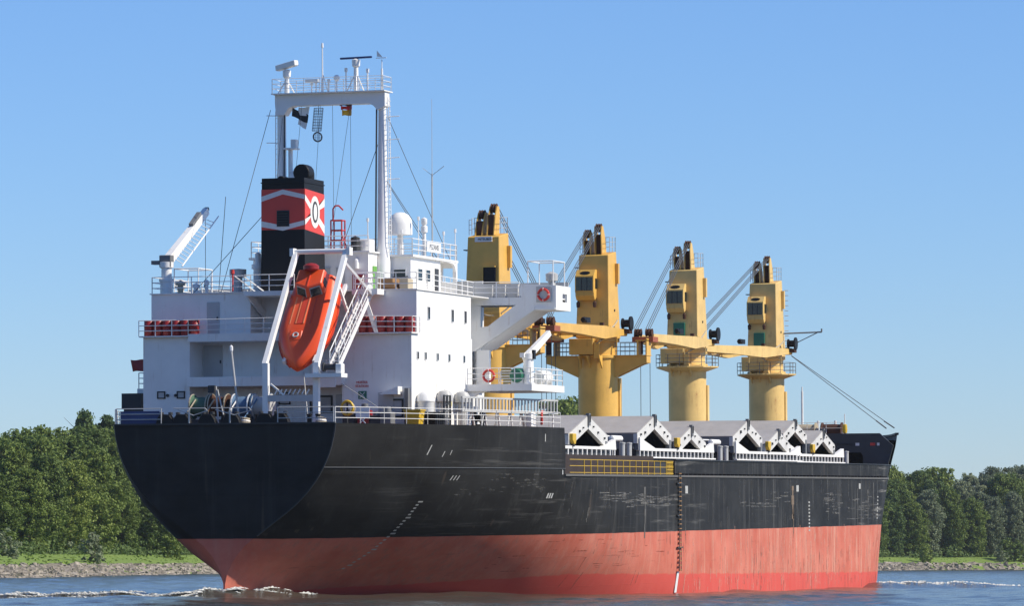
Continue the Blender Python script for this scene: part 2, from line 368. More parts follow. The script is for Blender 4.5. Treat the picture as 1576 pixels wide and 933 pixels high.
def grass_mat():
    m, t, b, N, K = nodes('bank_grass')
    c = ramp(t, noise(t, .25, 6, (1,1,1), .7), [(.3,(.11,.17,.022)),(.55,(.17,.25,.036)),(.75,(.24,.28,.065))])
    K(c, b.inputs['Base Color']); b.inputs['Roughness'].default_value = .9; bump(t, b, noise(t, 2.5, 5), .6, .3); return m
GRASS = grass_mat(); SOIL = simple('bank_soil', (.10,.085,.06), .9)
prof = [(-14, -1.6), (-2.0, -.5), (4.4, 1.7), (5.4, 1.85), (16, 3.45), (26, 3.7), (60, 4.0), (600, 5.0)]
vsb = []; fsb = []
for i in range(len(SH)):
    for off, z in prof: vsb.append(inland(i, off, z+(random.uniform(-.12, .12) if 1 < z < 3.6 else 0)))
m_ = len(prof)
for i in range(len(SH)-1):
    for k in range(m_-1): fsb.append((i*m_+k, (i+1)*m_+k, (i+1)*m_+k+1, i*m_+k+1))
bk = kind(raw('river_bank', vsb, fsb, GRASS, True), 'structure')
# loose stones of the bank edge: real blocks, too many and too small to be counted
def stone_mat():
    m, t, b, N, K = nodes('bank_stone')
    c = ramp(t, noise(t, .9, 4, (1,1,1), .7), [(.28,(.085,.075,.06)),(.5,(.25,.215,.17)),(.72,(.42,.37,.30))])
    K(c, b.inputs['Base Color']); b.inputs['Roughness'].default_value = .9; return m
STONE = stone_mat(); vs_ = []; fs_ = []
cube = np.array([(-1,-1,-1),(1,-1,-1),(1,1,-1),(-1,1,-1),(-1,-1,1),(1,-1,1),(1,1,1),(-1,1,1)], float)
cf = [(0,3,2,1),(4,5,6,7),(0,1,5,4),(1,2,6,5),(2,3,7,6),(3,0,4,7)]
def stones(i0, i1, n, size):
    for _ in range(n):
        i = rng.integers(i0, i1); fr = rng.random(); a = inland(i, 0, 0); b2 = inland(i+1, 0, 0)
        off = rng.uniform(-2.6, 4.7); z = np.interp(off, [-2.0, 4.4, 5.4], [-.5, 1.7, 1.85])-.12
        c = (inland(i, off, z)).lerp(inland(i+1, off, z), fr); s = size*rng.uniform(.45, 1.25)
        R = np.array(Matrix.Rotation(rng.random()*6.3, 3, 'Z') @ Matrix.Rotation(rng.normal(0, .5), 3, 'X'))
        vv_ = (cube*(s*np.array([1, rng.uniform(.6, 1), rng.uniform(.45, .8)]))*rng.uniform(.65, 1.1, (8, 3))) @ R.T + np.array(c)
        k0 = len(vs_); vs_.extend(map(tuple, vv_)); fs_.extend(tuple(q+k0 for q in f) for f in cf)
def idx_of(d): return min(range(len(SH)), key=lambda i: abs(SH[i][1]-d))
stones(idx_of(430), idx_of(900), 5200, .52); stones(idx_of(900), idx_of(1480), 3600, .75)
so_ = kind(raw('bank_stones', vs_, fs_, STONE), 'stuff'); so_['label'] = 'grey brown rubble stones lining the far river bank'
# grass tufts on the bank top
tv = []; tf = []
for _ in range(5000):
    i = rng.integers(idx_of(430), idx_of(1480)); off = rng.uniform(4.8, 16.5); z = np.interp(off, [4.4, 5.4, 16, 26], [1.65, 1.8, 3.4, 3.65])
    c = np.array(inland(i, off, z).lerp(inland(i+1, off, z), rng.random())); h = rng.uniform(.08, .26); a = rng.random()*3.1; wd = rng.uniform(.12, .4)
    d = np.array([math.cos(a)*wd, math.sin(a)*wd, 0]); k0 = len(tv)
    tv += [tuple(c-d), tuple(c+d), tuple(c+d*.6+[rng.normal(0,.15), rng.normal(0,.15), h]), tuple(c-d*.5+[0, 0, h*rng.uniform(.6, 1)])]; tf.append((k0, k0+1, k0+2, k0+3))
gt = kind(raw('bank_grass_tufts', tv, tf, GRASS), 'stuff'); gt['label'] = 'bright green grass tufts on top of the far bank'
# ------------------------------------------------------------------ trees
def leaf_mat(name, dark, mid, light):
    m, t, b, N, K = nodes(name)
    g = N('ShaderNodeNewGeometry'); oi = N('ShaderNodeObjectInfo')
    c = ramp(t, g.outputs['Random Per Island'], [(0, dark), (.5, mid), (1, light)])
    c2 = mix(t, ramp(t, noise(t, .22, 3), [(.35,(0,0,0)),(.65,(1,1,1))]), c, mix(t, .5, c, light))
    hs = N('ShaderNodeHueSaturation'); K(c2, hs.inputs['Color'])
    mr = N('ShaderNodeMapRange'); K(oi.outputs['Random'], mr.inputs[0]); mr.inputs[3].default_value = .62; mr.inputs[4].default_value = 1.3; K(mr.outputs[0], hs.inputs['Value'])
    mh = N('ShaderNodeMapRange'); K(oi.outputs['Random'], mh.inputs[0]); mh.inputs[3].default_value = .515; mh.inputs[4].default_value = .485; K(mh.outputs[0], hs.inputs['Hue'])
    K(hs.outputs[0], b.inputs['Base Color']); b.inputs['Roughness'].default_value = .65; b.inputs['Specular IOR Level'].default_value = .25
    tr = N('ShaderNodeBsdfTranslucent'); K(hs.outputs[0], tr.inputs[0]); ms = N('ShaderNodeMixShader'); ms.inputs[0].default_value = .25
    K(b.outputs[0], ms.inputs[1]); K(tr.outputs[0], ms.inputs[2]); K(ms.outputs[0], t.nodes['Material Output'].inputs[0]); return m
LEAF = leaf_mat('broadleaf_foliage', (.105,.158,.032), (.145,.205,.040), (.190,.245,.056))
LEAFD = leaf_mat('dark_foliage', (.072,.12,.034), (.098,.155,.044), (.13,.185,.056))
LEAFW = leaf_mat('willow_foliage', (.14,.18,.095), (.19,.23,.125), (.25,.285,.165))
BARK = simple('bark', (.085,.065,.048), .9)
def crown_mesh(name, mat, H, R, seed, nclump, nleaf, leaf, shape):
    """a crown of leaf-sized faces gathered in clumps round a branching skeleton; shape(t) is the radius at height fraction t"""
    r = np.random.default_rng(seed); V = []; F = []
    lobes = [(r.random()*6.28, r.uniform(.15, .95), r.uniform(.12, .38)) for _ in range(9)]
    for _ in range(nclump):
        t = r.random()**.85; a = r.random()*6.28
        rad = shape(t)*R
        for la, lt, ls in lobes: rad *= 1+ls*math.exp(-((t-lt)/.16)**2)*max(0, math.cos(a-la))**3-.035
        q = rad*math.sqrt(r.uniform(.05, 1))*r.uniform(.75, 1.05); c = np.array([math.cos(a)*q, math.sin(a)*q, H*(.015+.965*t)+r.normal(0, .02*H)])
        cs = r.uniform(.5, 1.35)*R*.165; k = int(nleaf*r.uniform(.6, 1.4))
        p = r.normal(0, 1, (k, 3)); p /= np.linalg.norm(p, axis=1)[:, None]; p *= (r.random(k)**.4)[:, None]*cs; p[:, 2] *= .75; p += c
        n = r.normal(0, 1, (k, 3)); n += (p-c)/cs*.9+np.array([0, 0, .5]); n /= np.linalg.norm(n, axis=1)[:, None]
        u = np.cross(n, r.normal(0, 1, (k, 3))); u /= np.linalg.norm(u, axis=1)[:, None]; w_ = np.cross(n, u)
        s = leaf*r.uniform(.5, 1.3, (k, 1)); u = u*s; w_ = w_*s*.62
        quad = np.stack([p-u, p-w_*.9+u*.1, p+u, p+w_*.9+u*.1], 1)
        b0 = len(V)*4; V.extend(quad.reshape(-1, 4, 3)); F.extend((b0+4*i, b0+4*i+1, b0+4*i+2, b0+4*i+3) for i in range(k))
    V = np.array(V).reshape(-1, 3); me = bpy.data.meshes.new(name); me.from_pydata(V.tolist(), [], F); me.materials.append(mat); return me
def trunk_mesh(H, R, seed):
    r = random.Random(seed); b = MB(); p = V3((0,0,-.6)); rr = H*.018
    for k in range(5):
        q = p+V3((r.uniform(-.25,.25), r.uniform(-.25,.25), H*.17)); b.tube(p, q, rr, 7, rr*.78)
        for _ in range(2 if k else 0):
            a = r.random()*6.28; e = q+V3((math.cos(a)*R*.6, math.sin(a)*R*.6, H*.14)); b.tube(q, e, rr*.5, 5, rr*.12)
        p = q; rr *= .78
    me = bpy.data.meshes.new('trunk'); me.from_pydata(b.v, [], b.f); me.materials.append(BARK); return me
oval = lambda t: max(.05, math.sin(math.pi*(.24+.65*t))**.6*(1-.05*t))
tall = lambda t: max(.06, (1-t)**.5*(.75+.4*min(1, t*4)))
low = lambda t: max(.08, math.sqrt(max(0, 1-t*t)))
KIND = {}
for nm, mt, H, R, sh, ncl, nl, lf, cnt in [('broad', LEAF, 18, 6.6, oval, 340, 62, .29, 4), ('dark', LEAFD, 19, 5.6, tall, 300, 62, .29, 3), ('willow', LEAFW, 18, 6.0, oval, 330, 62, .27, 3), ('bush', LEAF, 4.2, 2.8, low, 42, 40, .26, 3), ('paleb', LEAFW, 4.0, 2.6, low, 40, 36, .22, 2)]:
    KIND[nm] = [(crown_mesh('crown', mt, H, R, 31*k+len(nm)*7+5, ncl, nl, lf, sh), trunk_mesh(H, R, k+3), H) for k in range(cnt)]
def tree(name, kind_, k, base, height, label, cat, group, wide=1.0, rot=None):
    cm_, tm, H = KIND[kind_][k % len(KIND[kind_])]; s = height/H
    root = bpy.data.objects.new(name, None); COL.objects.link(root); root.empty_display_size = .5
    root.location = base; root.rotation_euler = (0, 0, random.random()*6.28 if rot is None else rot); root.scale = (s*wide, s*wide, s)
    tag(root, label, cat, group)
    for n_, me_ in (('trunk', tm), ('crown', cm_)):
        o = bpy.data.objects.new(n_, me_); COL.objects.link(o); o.parent = root
    return root
def bank_at(px, off):
    """shore index and point for a bearing given as image-plane offset px from the axis (7000 px focal length), off metres inland"""
    best = None
    for i in range(len(SH)-1):
        for f_ in (0, .25, .5, .75):
            p = inland(i, off, 0).lerp(inland(i+1, off, 0), f_); q = p-CAMP; d = q.dot(DV); l = q.dot(RV); e = abs(l/d*7000-px)
            if best is None or e < best[0]: best = (e, p, d)
    return best[1], best[2]
def zbank(off): return float(np.interp(off, [0,4.4,5.4,16,26,60,600], [.3,1.7,1.85,3.4,3.65,3.95,5.0]))
R7 = random.Random(11)
def top_to_h(d, ytop, z): return (866-ytop)*d/7000+2.2-z
skyline_l = [(-120,672),(0,668),(30,660),(60,663),(85,658),(105,655),(130,648),(160,662),(200,668),(300,668)]
ORD = ['first','second','third','fourth','fifth','sixth','seventh','eighth','ninth','tenth','eleventh','twelfth','thirteenth','fourteenth','fifteenth','sixteenth']
ROWN = ('front row', 'second row', 'third row', 'back row')
for row, off in enumerate((21, 28, 37, 48)):
    cnt = 0
    x = -150+row*17
    while x < 330:
        p, d = bank_at(x-788, off); z = zbank(off)
        yt = np.interp(x, [a for a, _ in skyline_l], [b for _, b in skyline_l])+R7.uniform(-5, 32)+(46 if row == 0 else 22 if row == 1 else 8 if row == 2 else 0)
        inn = x > -5
        lbl = 'bushy tree, %s of the left wood, %s from the picture\'s left edge' % (ROWN[row], ORD[min(cnt, 15)]) if inn else 'bushy tree of the left wood standing beyond the picture edge'
        cnt += inn
        tree('broadleaf_tree', 'broad' if R7.random() < .88 else 'dark', R7.randrange(12), p+V3((0,0,z)), top_to_h(d, yt, z), lbl, 'tree', 'trees massed on the left bank', R7.uniform(.85, 1.15))
        x += R7.uniform(26, 46)*(620/d)**.5*1.2
p, d = bank_at(133-788, 50); tree('pine_tree', 'dark', 1, p+V3((0,0,3.7)), top_to_h(d, 634, 3.7), 'dark tall tree rising highest above the wood left of the stern', 'tree', None, .8)
p, d = bank_at(162-788, 47); tree('dark_tree', 'dark', 2, p+V3((0,0,3.7)), top_to_h(d, 645, 3.7), 'dark tree just left of the stern rail, beside the tallest tree', 'tree', None, .8)
skyline_r = [(840,628),(870,616),(900,632),(1000,680),(1340,715),(1375,716),(1400,725),(1440,722),(1480,737),(1500,735),(1530,712),(1550,706),(1576,712),(1640,700),(1760,715)]
for row, off in enumerate((22, 31, 42, 56)):
    cw = cg = 0
    x = 1310+row*13
    while x < 1740:
        p, d = bank_at(x-788, off); z = zbank(off); wl = x > 1475 and R7.random() < .75 or R7.random() < .12
        yt = np.interp(x, [a for a, _ in skyline_r], [b for _, b in skyline_r])+R7.uniform(-5, 16)+(38 if row == 0 else 20 if row == 1 else 8 if row == 2 else 0)
        vis = 1340 < x < 1590
        if vis and wl: cw += 1
        if vis and not wl: cg += 1
        if wl: tree('willow_tree', 'willow', R7.randrange(12), p+V3((0,0,z)), top_to_h(d, yt, z), ('pale grey green willow, %s of the right wood, %s from the bow' % (ROWN[row], ORD[cw-1])) if vis else 'pale willow of the right wood hidden or beyond the frame', 'tree', 'willows on the right bank', R7.uniform(.72, .95))
        else: tree('broadleaf_tree', 'broad' if R7.random() < .62 else 'dark', R7.randrange(12), p+V3((0,0,z)), top_to_h(d, yt, z), ('dark green tree, %s of the right wood, %s from the bow' % (ROWN[row], ORD[cg-1])) if vis else 'dark green tree of the right wood hidden or beyond the frame', 'tree', 'green trees on the right bank', R7.uniform(.75, 1.05))
        x += R7.uniform(20, 34)
for x, yt, wh_ in ((858, 620, 'left one'), (882, 616, 'right one, taller')):
    p, d = bank_at(x-788, 30); tree('broadleaf_tree', 'broad', R7.randrange(9), p+V3((0,0,3.4)), top_to_h(d, yt, 3.4), 'green tree top between the white boat platform and the yellow crane column, '+wh_, 'tree', 'trees behind the ship amidships', .8)
for x, off, h, kd, lb in ((143, 6.5, 5.2, 'paleb', 'pale bush growing out of the stones on the left bank'), (262, 13, 4.6, 'bush', 'dark round bush on the left bank close to the stern'), (12, 12, 4.5, 'paleb', 'yellowish bush at the foot of the wood by the left picture edge'),
                          (1425, 6, 4.8, 'bush', 'small dark bush on the stones of the right bank, nearest the bow'), (1548, 9, 6.5, 'bush', 'dark low bush on the right bank, second from the picture edge'), (1570, 9, 6, 'bush', 'dark low bush at the right picture edge on the bank'), (1536, 8, 4.5, 'paleb', 'small pale bush beside the dark bushes on the right bank')):
    p, d = bank_at(x-788, off); tree('bush', kd, int(x), p+V3((0,0,zbank(off)-.2)), h, lb, 'bush', None)

# undergrowth along the foot of both woods: a continuous leafy mass
uv = []; uf = []
for lo, hi, n, s_ in ((430, 905, 12000, .26), (1080, 1480, 12000, .38)):
    i0_, i1_ = idx_of(lo), idx_of(hi); ph = rng.random(8)*6.28
    for _ in range(n):
        i = rng.integers(i0_, i1_); fr = rng.random(); off = rng.uniform(16.8, 21.5); top = 1.5+1.2*math.sin((i+fr)*2.1+ph[0])+.9*math.sin((i+fr)*5.3+ph[1])
        c = np.array(inland(i, off, 3.35).lerp(inland(i+1, off, 3.35), fr)); c[2] += max(.2, top)*rng.random()**.7
        nn = rng.normal(0, 1, 3)+np.array([-.3, -.5, .6]); nn /= np.linalg.norm(nn); u = np.cross(nn, rng.normal(0, 1, 3)); u /= np.linalg.norm(u); w2 = np.cross(nn, u); k = s_*rng.uniform(.5, 1.4)
        k0 = len(uv); uv += [tuple(c-u*k), tuple(c-w2*k*.6), tuple(c+u*k), tuple(c+w2*k*.6)]; uf.append((k0, k0+1, k0+2, k0+3))
ug = kind(raw('undergrowth', uv, uf, LEAFD), 'stuff'); ug['label'] = 'low leafy undergrowth along the foot of the bank woods'
# ------------------------------------------------------------------ the ship
ship = thing('cargo_ship', 'black and red bulk carrier with white stern deckhouse under way on the river', 'ship', (0, 0, 0))
ZL = np.array([-5,-3,-1,.85,2.7,4.2,5.75,7,8,9.3,10.7,12.4])
ST = {0:[.02,.03,.05,.06,.9,2.7,4.75,5.9,6.52,7.05,7.3,7.4], 1:[.03,.05,.12,.35,2.1,3.85,5.55,6.45,7.0,7.5,7.75,7.85], 2.5:[.05,.1,.25,.8,3.05,4.75,6.3,7.15,7.7,8.15,8.4,8.5], 5:[.1,.2,.45,1.55,4.15,5.85,7.3,8.1,8.65,9.1,9.4,9.5],
      10:[.3,.5,.95,2.85,5.9,7.75,9.15,9.95,10.4,10.8,11.05,11.1], 16:[.8,1.4,2.8,5.2,8.1,9.9,11.0,11.6,11.95,12.2,12.35,12.4],
      22:[1.8,3,5,7.6,10,11.4,12.3,12.75,13,13.15,13.2,13.2], 30:[4,6,8.3,10.4,12,12.8,13.25,13.45,13.55,13.6,13.6,13.6],
      42:[8,10,11.7,12.8,13.4,13.55,13.6,13.6,13.6,13.6,13.6,13.6], 55:[11.5,12.6,13.3,13.55]+[13.6]*8, 68:[13,13.5,13.6,13.6]+[13.6]*8, 106:[13,13.5,13.6,13.6]+[13.6]*8,
      114:[12.5,13,13.3,13.4,13.5,13.55,13.6,13.6,13.6,13.6,13.6,13.6], 118:[11.5,12.3,12.9,13.05,13.2,13.3,13.4,13.45,13.5,13.55,13.6,13.65],
      122:[10.3,11.3,11.95,12.1,12.3,12.5,12.75,12.9,13.0,13.1,13.2,13.3], 128:[8.2,9.6,10.4,10.6,10.8,11.05,11.3,11.5,11.7,12.0,12.3,12.6],
      135:[5.8,7.8,8.8,9.0,9.2,9.4,9.65,9.85,10.05,10.35,10.7,10.9], 140:[4.2,6.2,7.4,7.65,7.9,8.1,8.4,8.65,8.85,9.1,9.35,9.5],
      146:[2.2,3.8,5,5.3,5.6,5.95,6.4,6.8,7.1,7.35,7.6,7.8], 152:[.6,1.3,2,2.2,2.5,2.9,3.5,4,4.4,4.8,5.2,5.5], 157:[.02,.05,.1,.12,.15,.2,.35,.5,.8,1.6,2.6,3.3], 159:[.01]*8+[.02,.1,.2,.4]}
SX = np.array(sorted(ST)); SW = np.array([ST[k] for k in sorted(ST)])
def pchip(x, y, q):
    h = np.diff(x); d = np.diff(y)/h; n = len(x); m = np.zeros(n); m[0] = d[0]; m[-1] = d[-1]
    for i in range(1, n-1):
        if d[i-1]*d[i] > 0: w1 = 2*h[i]+h[i-1]; w2 = h[i]+2*h[i-1]; m[i] = (w1+w2)/(w1/d[i-1]+w2/d[i])
    k = min(max(int(np.searchsorted(x, q)-1), 0), n-2); t = (q-x[k])/h[k]
    return (2*t**3-3*t**2+1)*y[k]+(t**3-2*t**2+t)*h[k]*m[k]+(-2*t**3+3*t**2)*y[k+1]+(t**3-t**2)*h[k]*m[k+1]
def hw(X, z):                                      # half breadth of the hull
    X = min(max(X, 0), 159); z = min(max(z, -5), 12.4)
    return pchip(ZL, np.array([pchip(SX, SW[:, j], X) for j in range(len(ZL))]), z)
MD, PD, FD = 7.6, 10.7, 11.0                       # main, poop and forecastle deck heights
XP, XF = 27.0, 133.6
hb = MB(); grid = {}
def shell(xs, zs, xoff=lambda z: 0):
    for sgn in (1, -1):
        vs = [(x+(xoff(z) if x == xs[-1] else 0), sgn*hw(x, z), z) for x in xs for z in zs]; n = len(zs)
        hb.add(vs, [(i*n+k, (i+1)*n+k, (i+1)*n+k+1, i*n+k+1) for i in range(len(xs)-1) for k in range(n-1)])
xs_all = sorted(set([.2, .45, .7, 1.35, 1.7, 2.5]+list(np.linspace(0, 10, 11))+list(np.linspace(10, 46, 28))+list(np.linspace(46, 106, 13))+list(np.linspace(106, 159, 44))+[XP, XF]))
zs_low = list(np.linspace(-5, .85, 7))+list(np.linspace(1.5, MD, 12))
shell(xs_all, zs_low)
shell([x for x in xs_all if x <= XP], list(np.linspace(MD, PD, 6)), lambda z: -(z-MD)*.16+.5)
shell([x for x in xs_all if x >= XF], list(np.linspace(MD, 11.6, 8)))
# transom
zt = zs_low+list(np.linspace(MD, PD, 6))[1:]
hb.add([(0, -hw(0, z), z) for z in zt]+[(0, hw(0, z), z) for z in zt], [(k, k+1, len(zt)+k+1, len(zt)+k) for k in range(len(zt)-1)])
hull = hb.build('hull', HULL, ship, smooth=True)
def deck(name, xs, z, mat, inset=.02):
    b = MB(); n = len(xs)
    b.add([(x, hw(x, z)-inset, z) for x in xs]+[(x, -hw(x, z)+inset, z) for x in xs], [(i, i+1, n+i+1, n+i) for i in range(n-1)]); return b.build(name, mat, ship)
deck('main_deck', [x for x in xs_all if x >= XP-1], MD-.02, DECKM); deck('poop_deck', [x for x in xs_all if x <= XP], PD-.03, DECKM)
deck('forecastle_deck', [x for x in xs_all if x >= XF], FD, DECKM)
# poop front bulkhead, forecastle aft bulkhead with its cut corner and two openings
MB().box(XP-.1, XP+.08, -13.4, 13.4, MD, PD-.03).build('poop_front_bulkhead', GREYW, ship)
fb = MB()
fb.prism([(5.0,MD),(-10.2,MD),(-10.7,10.5),(-9.6,11.65),(9.6,11.65),(10.85,10.55),(10.4,9.0),(10.2,MD),(8.1,MD),(8.1,9.65),(7.9,9.95),(5.2,9.95),(5.0,9.7)], 0, XF-.25, XF+.05)
fbo = fb.build('forecastle_bulkhead', paint('dark_blue_grey_steel', (.052,.060,.068), .5, (.09,.08,.07), .6), ship)
MB().box(XF-.2, XF+.0, 6.45, 6.7, MD, 9.95).build('opening_pillar', DARK, fbo)
MB().box(XF+2.2, XF+2.3, 4.6, 8.6, MD, 10.9).build('recess_back', BLACK, fbo)
for v, w_, mt in ((5.6, .55, DARK), (7.6, .35, SIGNW), (9.0, .45, SIGRED), (9.5, .22, SIGNW)):
    MB().box(XF-.27, XF-.252, v-w_/2, v+w_/2, 10.55, 10.8).build('number_plate', mt, fbo)
lettering('NO SMOKING', .24, (0,1,0), (0,0,1), (XF-.275, 6.4, 10.68), DARK, fbo)
b = MB()
for s in (1, -1):
    pts = [(x, s*(hw(x, 11.6)), 11.6) for x in xs_all if x >= XF+.5]
    for p, q in zip(pts, pts[1:]): b.beam(p, q, .3, .18)
b.build('bow_rail_cap', BLACK, ship)
# bulwark forward of the gangway gap, with the open slot under it
for s in (1, -1):
    bw = MB()
    xs = [x for x in xs_all if 53.5 <= x <= XF]+[XF]; xs = [53.4]+xs
    for x, y in zip(xs, xs[1:]):
        if y-x < .01: continue
        a0, a1 = s*(hw(x, MD)-.03), s*(hw(y, MD)-.03); c0, c1 = s*(hw(x, 8.7)-.03), s*(hw(y, 8.7)-.03); t = -s*.06
        bw.hexa([(x,a0,MD+.16),(y,a1,MD+.16),(y,a1+t,MD+.16),(x,a0+t,MD+.16)], [(x,c0,8.72),(y,c1,8.72),(y,c1+t,8.72),(x,c0+t,8.72)])
    bulw = bw.build('bulwark', HULL, ship)
    bw = MB()
    x = 53.8
    while x < XF-1:
        v = s*(hw(x, 8.2)-.1); bw.box(x-.05, x+.05, v-s*.0, v-s*.35, MD-.02, MD+.2); bw.box(x-.03, x+.03, v-s*.02, v-s*.4, MD+.1, 8.6); x += 1.15
    pts = [(x, s*(hw(x, 8.72)-.06), 8.75) for x in [53.4]+[x for x in xs_all if 54 < x < XF]+[XF]]
    for p, q in zip(pts, pts[1:]): bw.beam(p, q, .22, .06)
    bw.build('bulwark_stay', DARK, bulw)['kind'] = 'stuff'
bw = MB(); pts = [(x, hw(x, MD)+.02, MD-.03) for x in [27.4]+[x for x in xs_all if 28 < x < XF]+[XF]]
for p, q in zip(pts, pts[1:]): bw.beam(p, q, .12, .14)
bw.build('sheer_strake', paint('scraped_edge_steel', (.12,.115,.105), .6, (.2,.11,.07), 1.2), hull)
# weld line and knuckle along the poop side, transom edge strip
b = MB()
for z in (8.0,):
    pts = [(x, hw(x, z)+.012, z-.0) for x in xs_all if x <= XP+.5]
    for p, q in zip(pts, pts[1:]): b.beam(p, q, .05, .045)
b.build('weld_line', paint('pale_scuffed_line', (.085,.09,.095), .6), hull)
b = MB(); pts = [(-.02, hw(0, z)+.01, z) for z in np.linspace(3.8, PD, 16)]
for p, q in zip(pts, pts[1:]): b.beam(p, q, .09, .07)
pts = [(-.02, s, PD+.02) for s in np.linspace(-7.3, 7.3, 8)]
for p, q in zip(pts, pts[1:]): b.beam(p, q, .16, .10)
b.build('transom_edge', DARK, hull)
# marks on the hull: draught marks aft, amidships and forward, load and tug marks, scuffs
MARK = simple('mark_white', (.40,.40,.38), .7)
def on_hull(b, X, z, w_, h_, slant=0):
    o = .012
    b.add([(X-w_/2, hw(X-w_/2, z-h_/2)+o, z-h_/2), (X+w_/2, hw(X+w_/2, z-h_/2)+o, z-h_/2), (X+w_/2+slant, hw(X+w_/2+slant, z+h_/2)+o, z+h_/2), (X-w_/2+slant, hw(X-w_/2+slant, z+h_/2)+o, z+h_/2)], [(0,1,2,3)])
for k in range(22):
    b = MB(); z = 5.85-.2*k; big = k % 5 == 0
    on_hull(b, 10+(.12 if big else 0), z, .46 if big else .26, .085); b.build('draught_mark', MARK, hull)
for k in range(9):
    b = MB(); on_hull(b, 92.2, 5.6-.28*k, .42, .13); b.build('draught_mark', MARK, hull)
for k in range(7):
    b = MB(); on_hull(b, 116.0, 6.0-.3*k, .4, .12); b.build('draught_mark', MARK, hull)
for X, z, w_, h_, sl in ((25.1,6.2,.22,.34,.1),(25.45,6.2,.2,.34,.1),(25.8,6.2,.2,.34,.1),(8.6,9.1,.10,.62,.25),(10.2,8.85,.08,.35,.15),(11.0,8.95,.07,.3,.1),(11.9,7.35,.1,.3,.15),(12.25,7.35,.1,.3,.15),(12.6,7.35,.1,.3,.15),(23.5,10.0,.12,.5,0),(56.3,6.6,.7,.55,0),(88.5,6.7,.75,.5,0),(109.3,6.9,.6,.45,0)):
    b = MB(); on_hull(b, X, z, w_, h_, sl); b.build('hull_mark', MARK, hull)
SCUFF = paint('scuff_pale', (.10,.098,.09), .8); RUSTR = paint('rust_run', (.17,.125,.085), .8)
for X, z, w_, h_ in ((45.6,5.0,.5,3.6),(87.0,5.6,1.0,2.6),(87.1,4.0,.35,2.4),(108.5,5.2,.35,3.0),(112.2,5.4,.3,2.4),(114.2,5.6,.3,3.2),(33.0,4.9,.3,1.0)):
    b = MB()
    n = 7
    for k in range(n):
        zz = z+h_/2-h_*(k+.5)/n; on_hull(b, X+random.uniform(-.06,.06), zz, w_*random.uniform(.35, 1)*(1-.4*k/n), h_/n*.98)
    b.build('rust_run', RUSTR if 80 < X < 90 else SCUFF, hull)
r8 = random.Random(21)
def worn(name, col, dens):
    """a worn paint mark: broken up and thin at its edges"""
    m, t, bs, N, K = nodes(name); bs.inputs['Base Color'].default_value = (*col, 1); bs.inputs['Roughness'].default_value = .8; bs.inputs['Specular IOR Level'].default_value = .1
    ml = N('ShaderNodeMath'); ml.operation = 'MULTIPLY'; K(noise(t, 3.2, 5, (1,1,1), .7), ml.inputs[0]); K(noise(t, .8, 3, (1,1,1), .6), ml.inputs[1])
    K(ramp(t, ml.outputs[0], [(.14,(0,0,0)),(.36,(dens,)*3)]), bs.inputs['Alpha']); return m
PALE = worn('pale_scrape', (.26,.255,.24), .75); PINK = worn('pale_pink_streak', (.66,.38,.29), .7); GRIME = worn('grey_grime_streak', (.26,.145,.11), .55); REDX = worn('bare_red_scratch', (.20,.045,.03), .7); RUNM = worn('pale_run', (.16,.155,.14), .55)
def scrapes(name, mat, n, x0, x1, z0, z1, wr, hr, cl=4):
    b = MB(); cs = [(r8.uniform(x0, x1), r8.uniform(z0, z1)) for _ in range(cl)]
    for _ in range(n):
        c = r8.choice(cs); X = min(max(r8.gauss(c[0], (x1-x0)*.16), x0), x1); z = min(max(r8.gauss(c[1], (z1-z0)*.2), z0), z1)
        w_ = r8.uniform(*wr); h_ = r8.uniform(*hr); on_hull(b, X, z, w_, h_, r8.uniform(-.02, .02))
    b.build(name, mat, hull)['kind'] = 'stuff'
scrapes('fender_scrapes', PALE, 110, 36, 53, 5.4, 6.4, (.3, 2.4), (.015, .05), 5); scrapes('fender_scrapes', PALE, 45, 72, 88, 5.3, 6.4, (.3, 2.0), (.015, .06), 3)
scrapes('fender_scrapes', PALE, 90, 98, 116, 4.2, 6.4, (.3, 2.6), (.015, .07), 5); scrapes('fender_scrapes', RUNM, 60, 13, 24, 6.2, 7.6, (.1, .9), (.02, .10), 4)
scrapes('plate_runs', RUNM, 70, 55, 117, 4.0, 7.2, (.04, .12), (.5, 2.4), 14); scrapes('plate_runs', RUNM, 26, 28, 54, 4.0, 7.0, (.04, .10), (.4, 1.8), 7)
scrapes('antifouling_streaks', PINK, 240, 56, 117, -.9, 3.0, (.04, .16), (.3, 1.9), 26); scrapes('antifouling_streaks', GRIME, 170, 58, 117, -.9, 2.6, (.04, .18), (.2, 1.3), 18)
scrapes('antifouling_streaks', GRIME, 40, 30, 56, .4, 3.2, (.05, .14), (.2, 1.2), 5); scrapes('hull_scratches', REDX, 40, 24, 50, 1.2, 3.2, (.2, 1.8), (.015, .05), 6)
# pilot ladder and its white stripe down the side
pl = thing('pilot_ladder', 'long rope ladder hanging down the ship\'s side below the yellow gate', 'ladder', (54.2, 13.75, 2.0))
b = MB()
for dx in (-.22, .22): b.tube((54.2+dx, 13.70, 7.9), (54.2+dx, 13.70, .75), .035, 5)
b.build('side_rope', DARK, pl)
st = MB().box(53.9, 54.5, 13.64, 13.76, .8, .86).build('ladder_step', WOOD, pl)
for k in range(1, 22): link_copy(st, pl, (0, 0, .33*k))
sp0 = MB().box(53.5, 54.9, 13.64, 13.74, 2.4, 2.5).build('spreader_step', DARK, pl)
for k in (1, 2): link_copy(sp0, pl, (0, 0, 2.3*k))
b = MB(); on_hull(b, 54.2, -.05, .5, 1.5); b.build('ladder_stripe', SIGNW, hull)
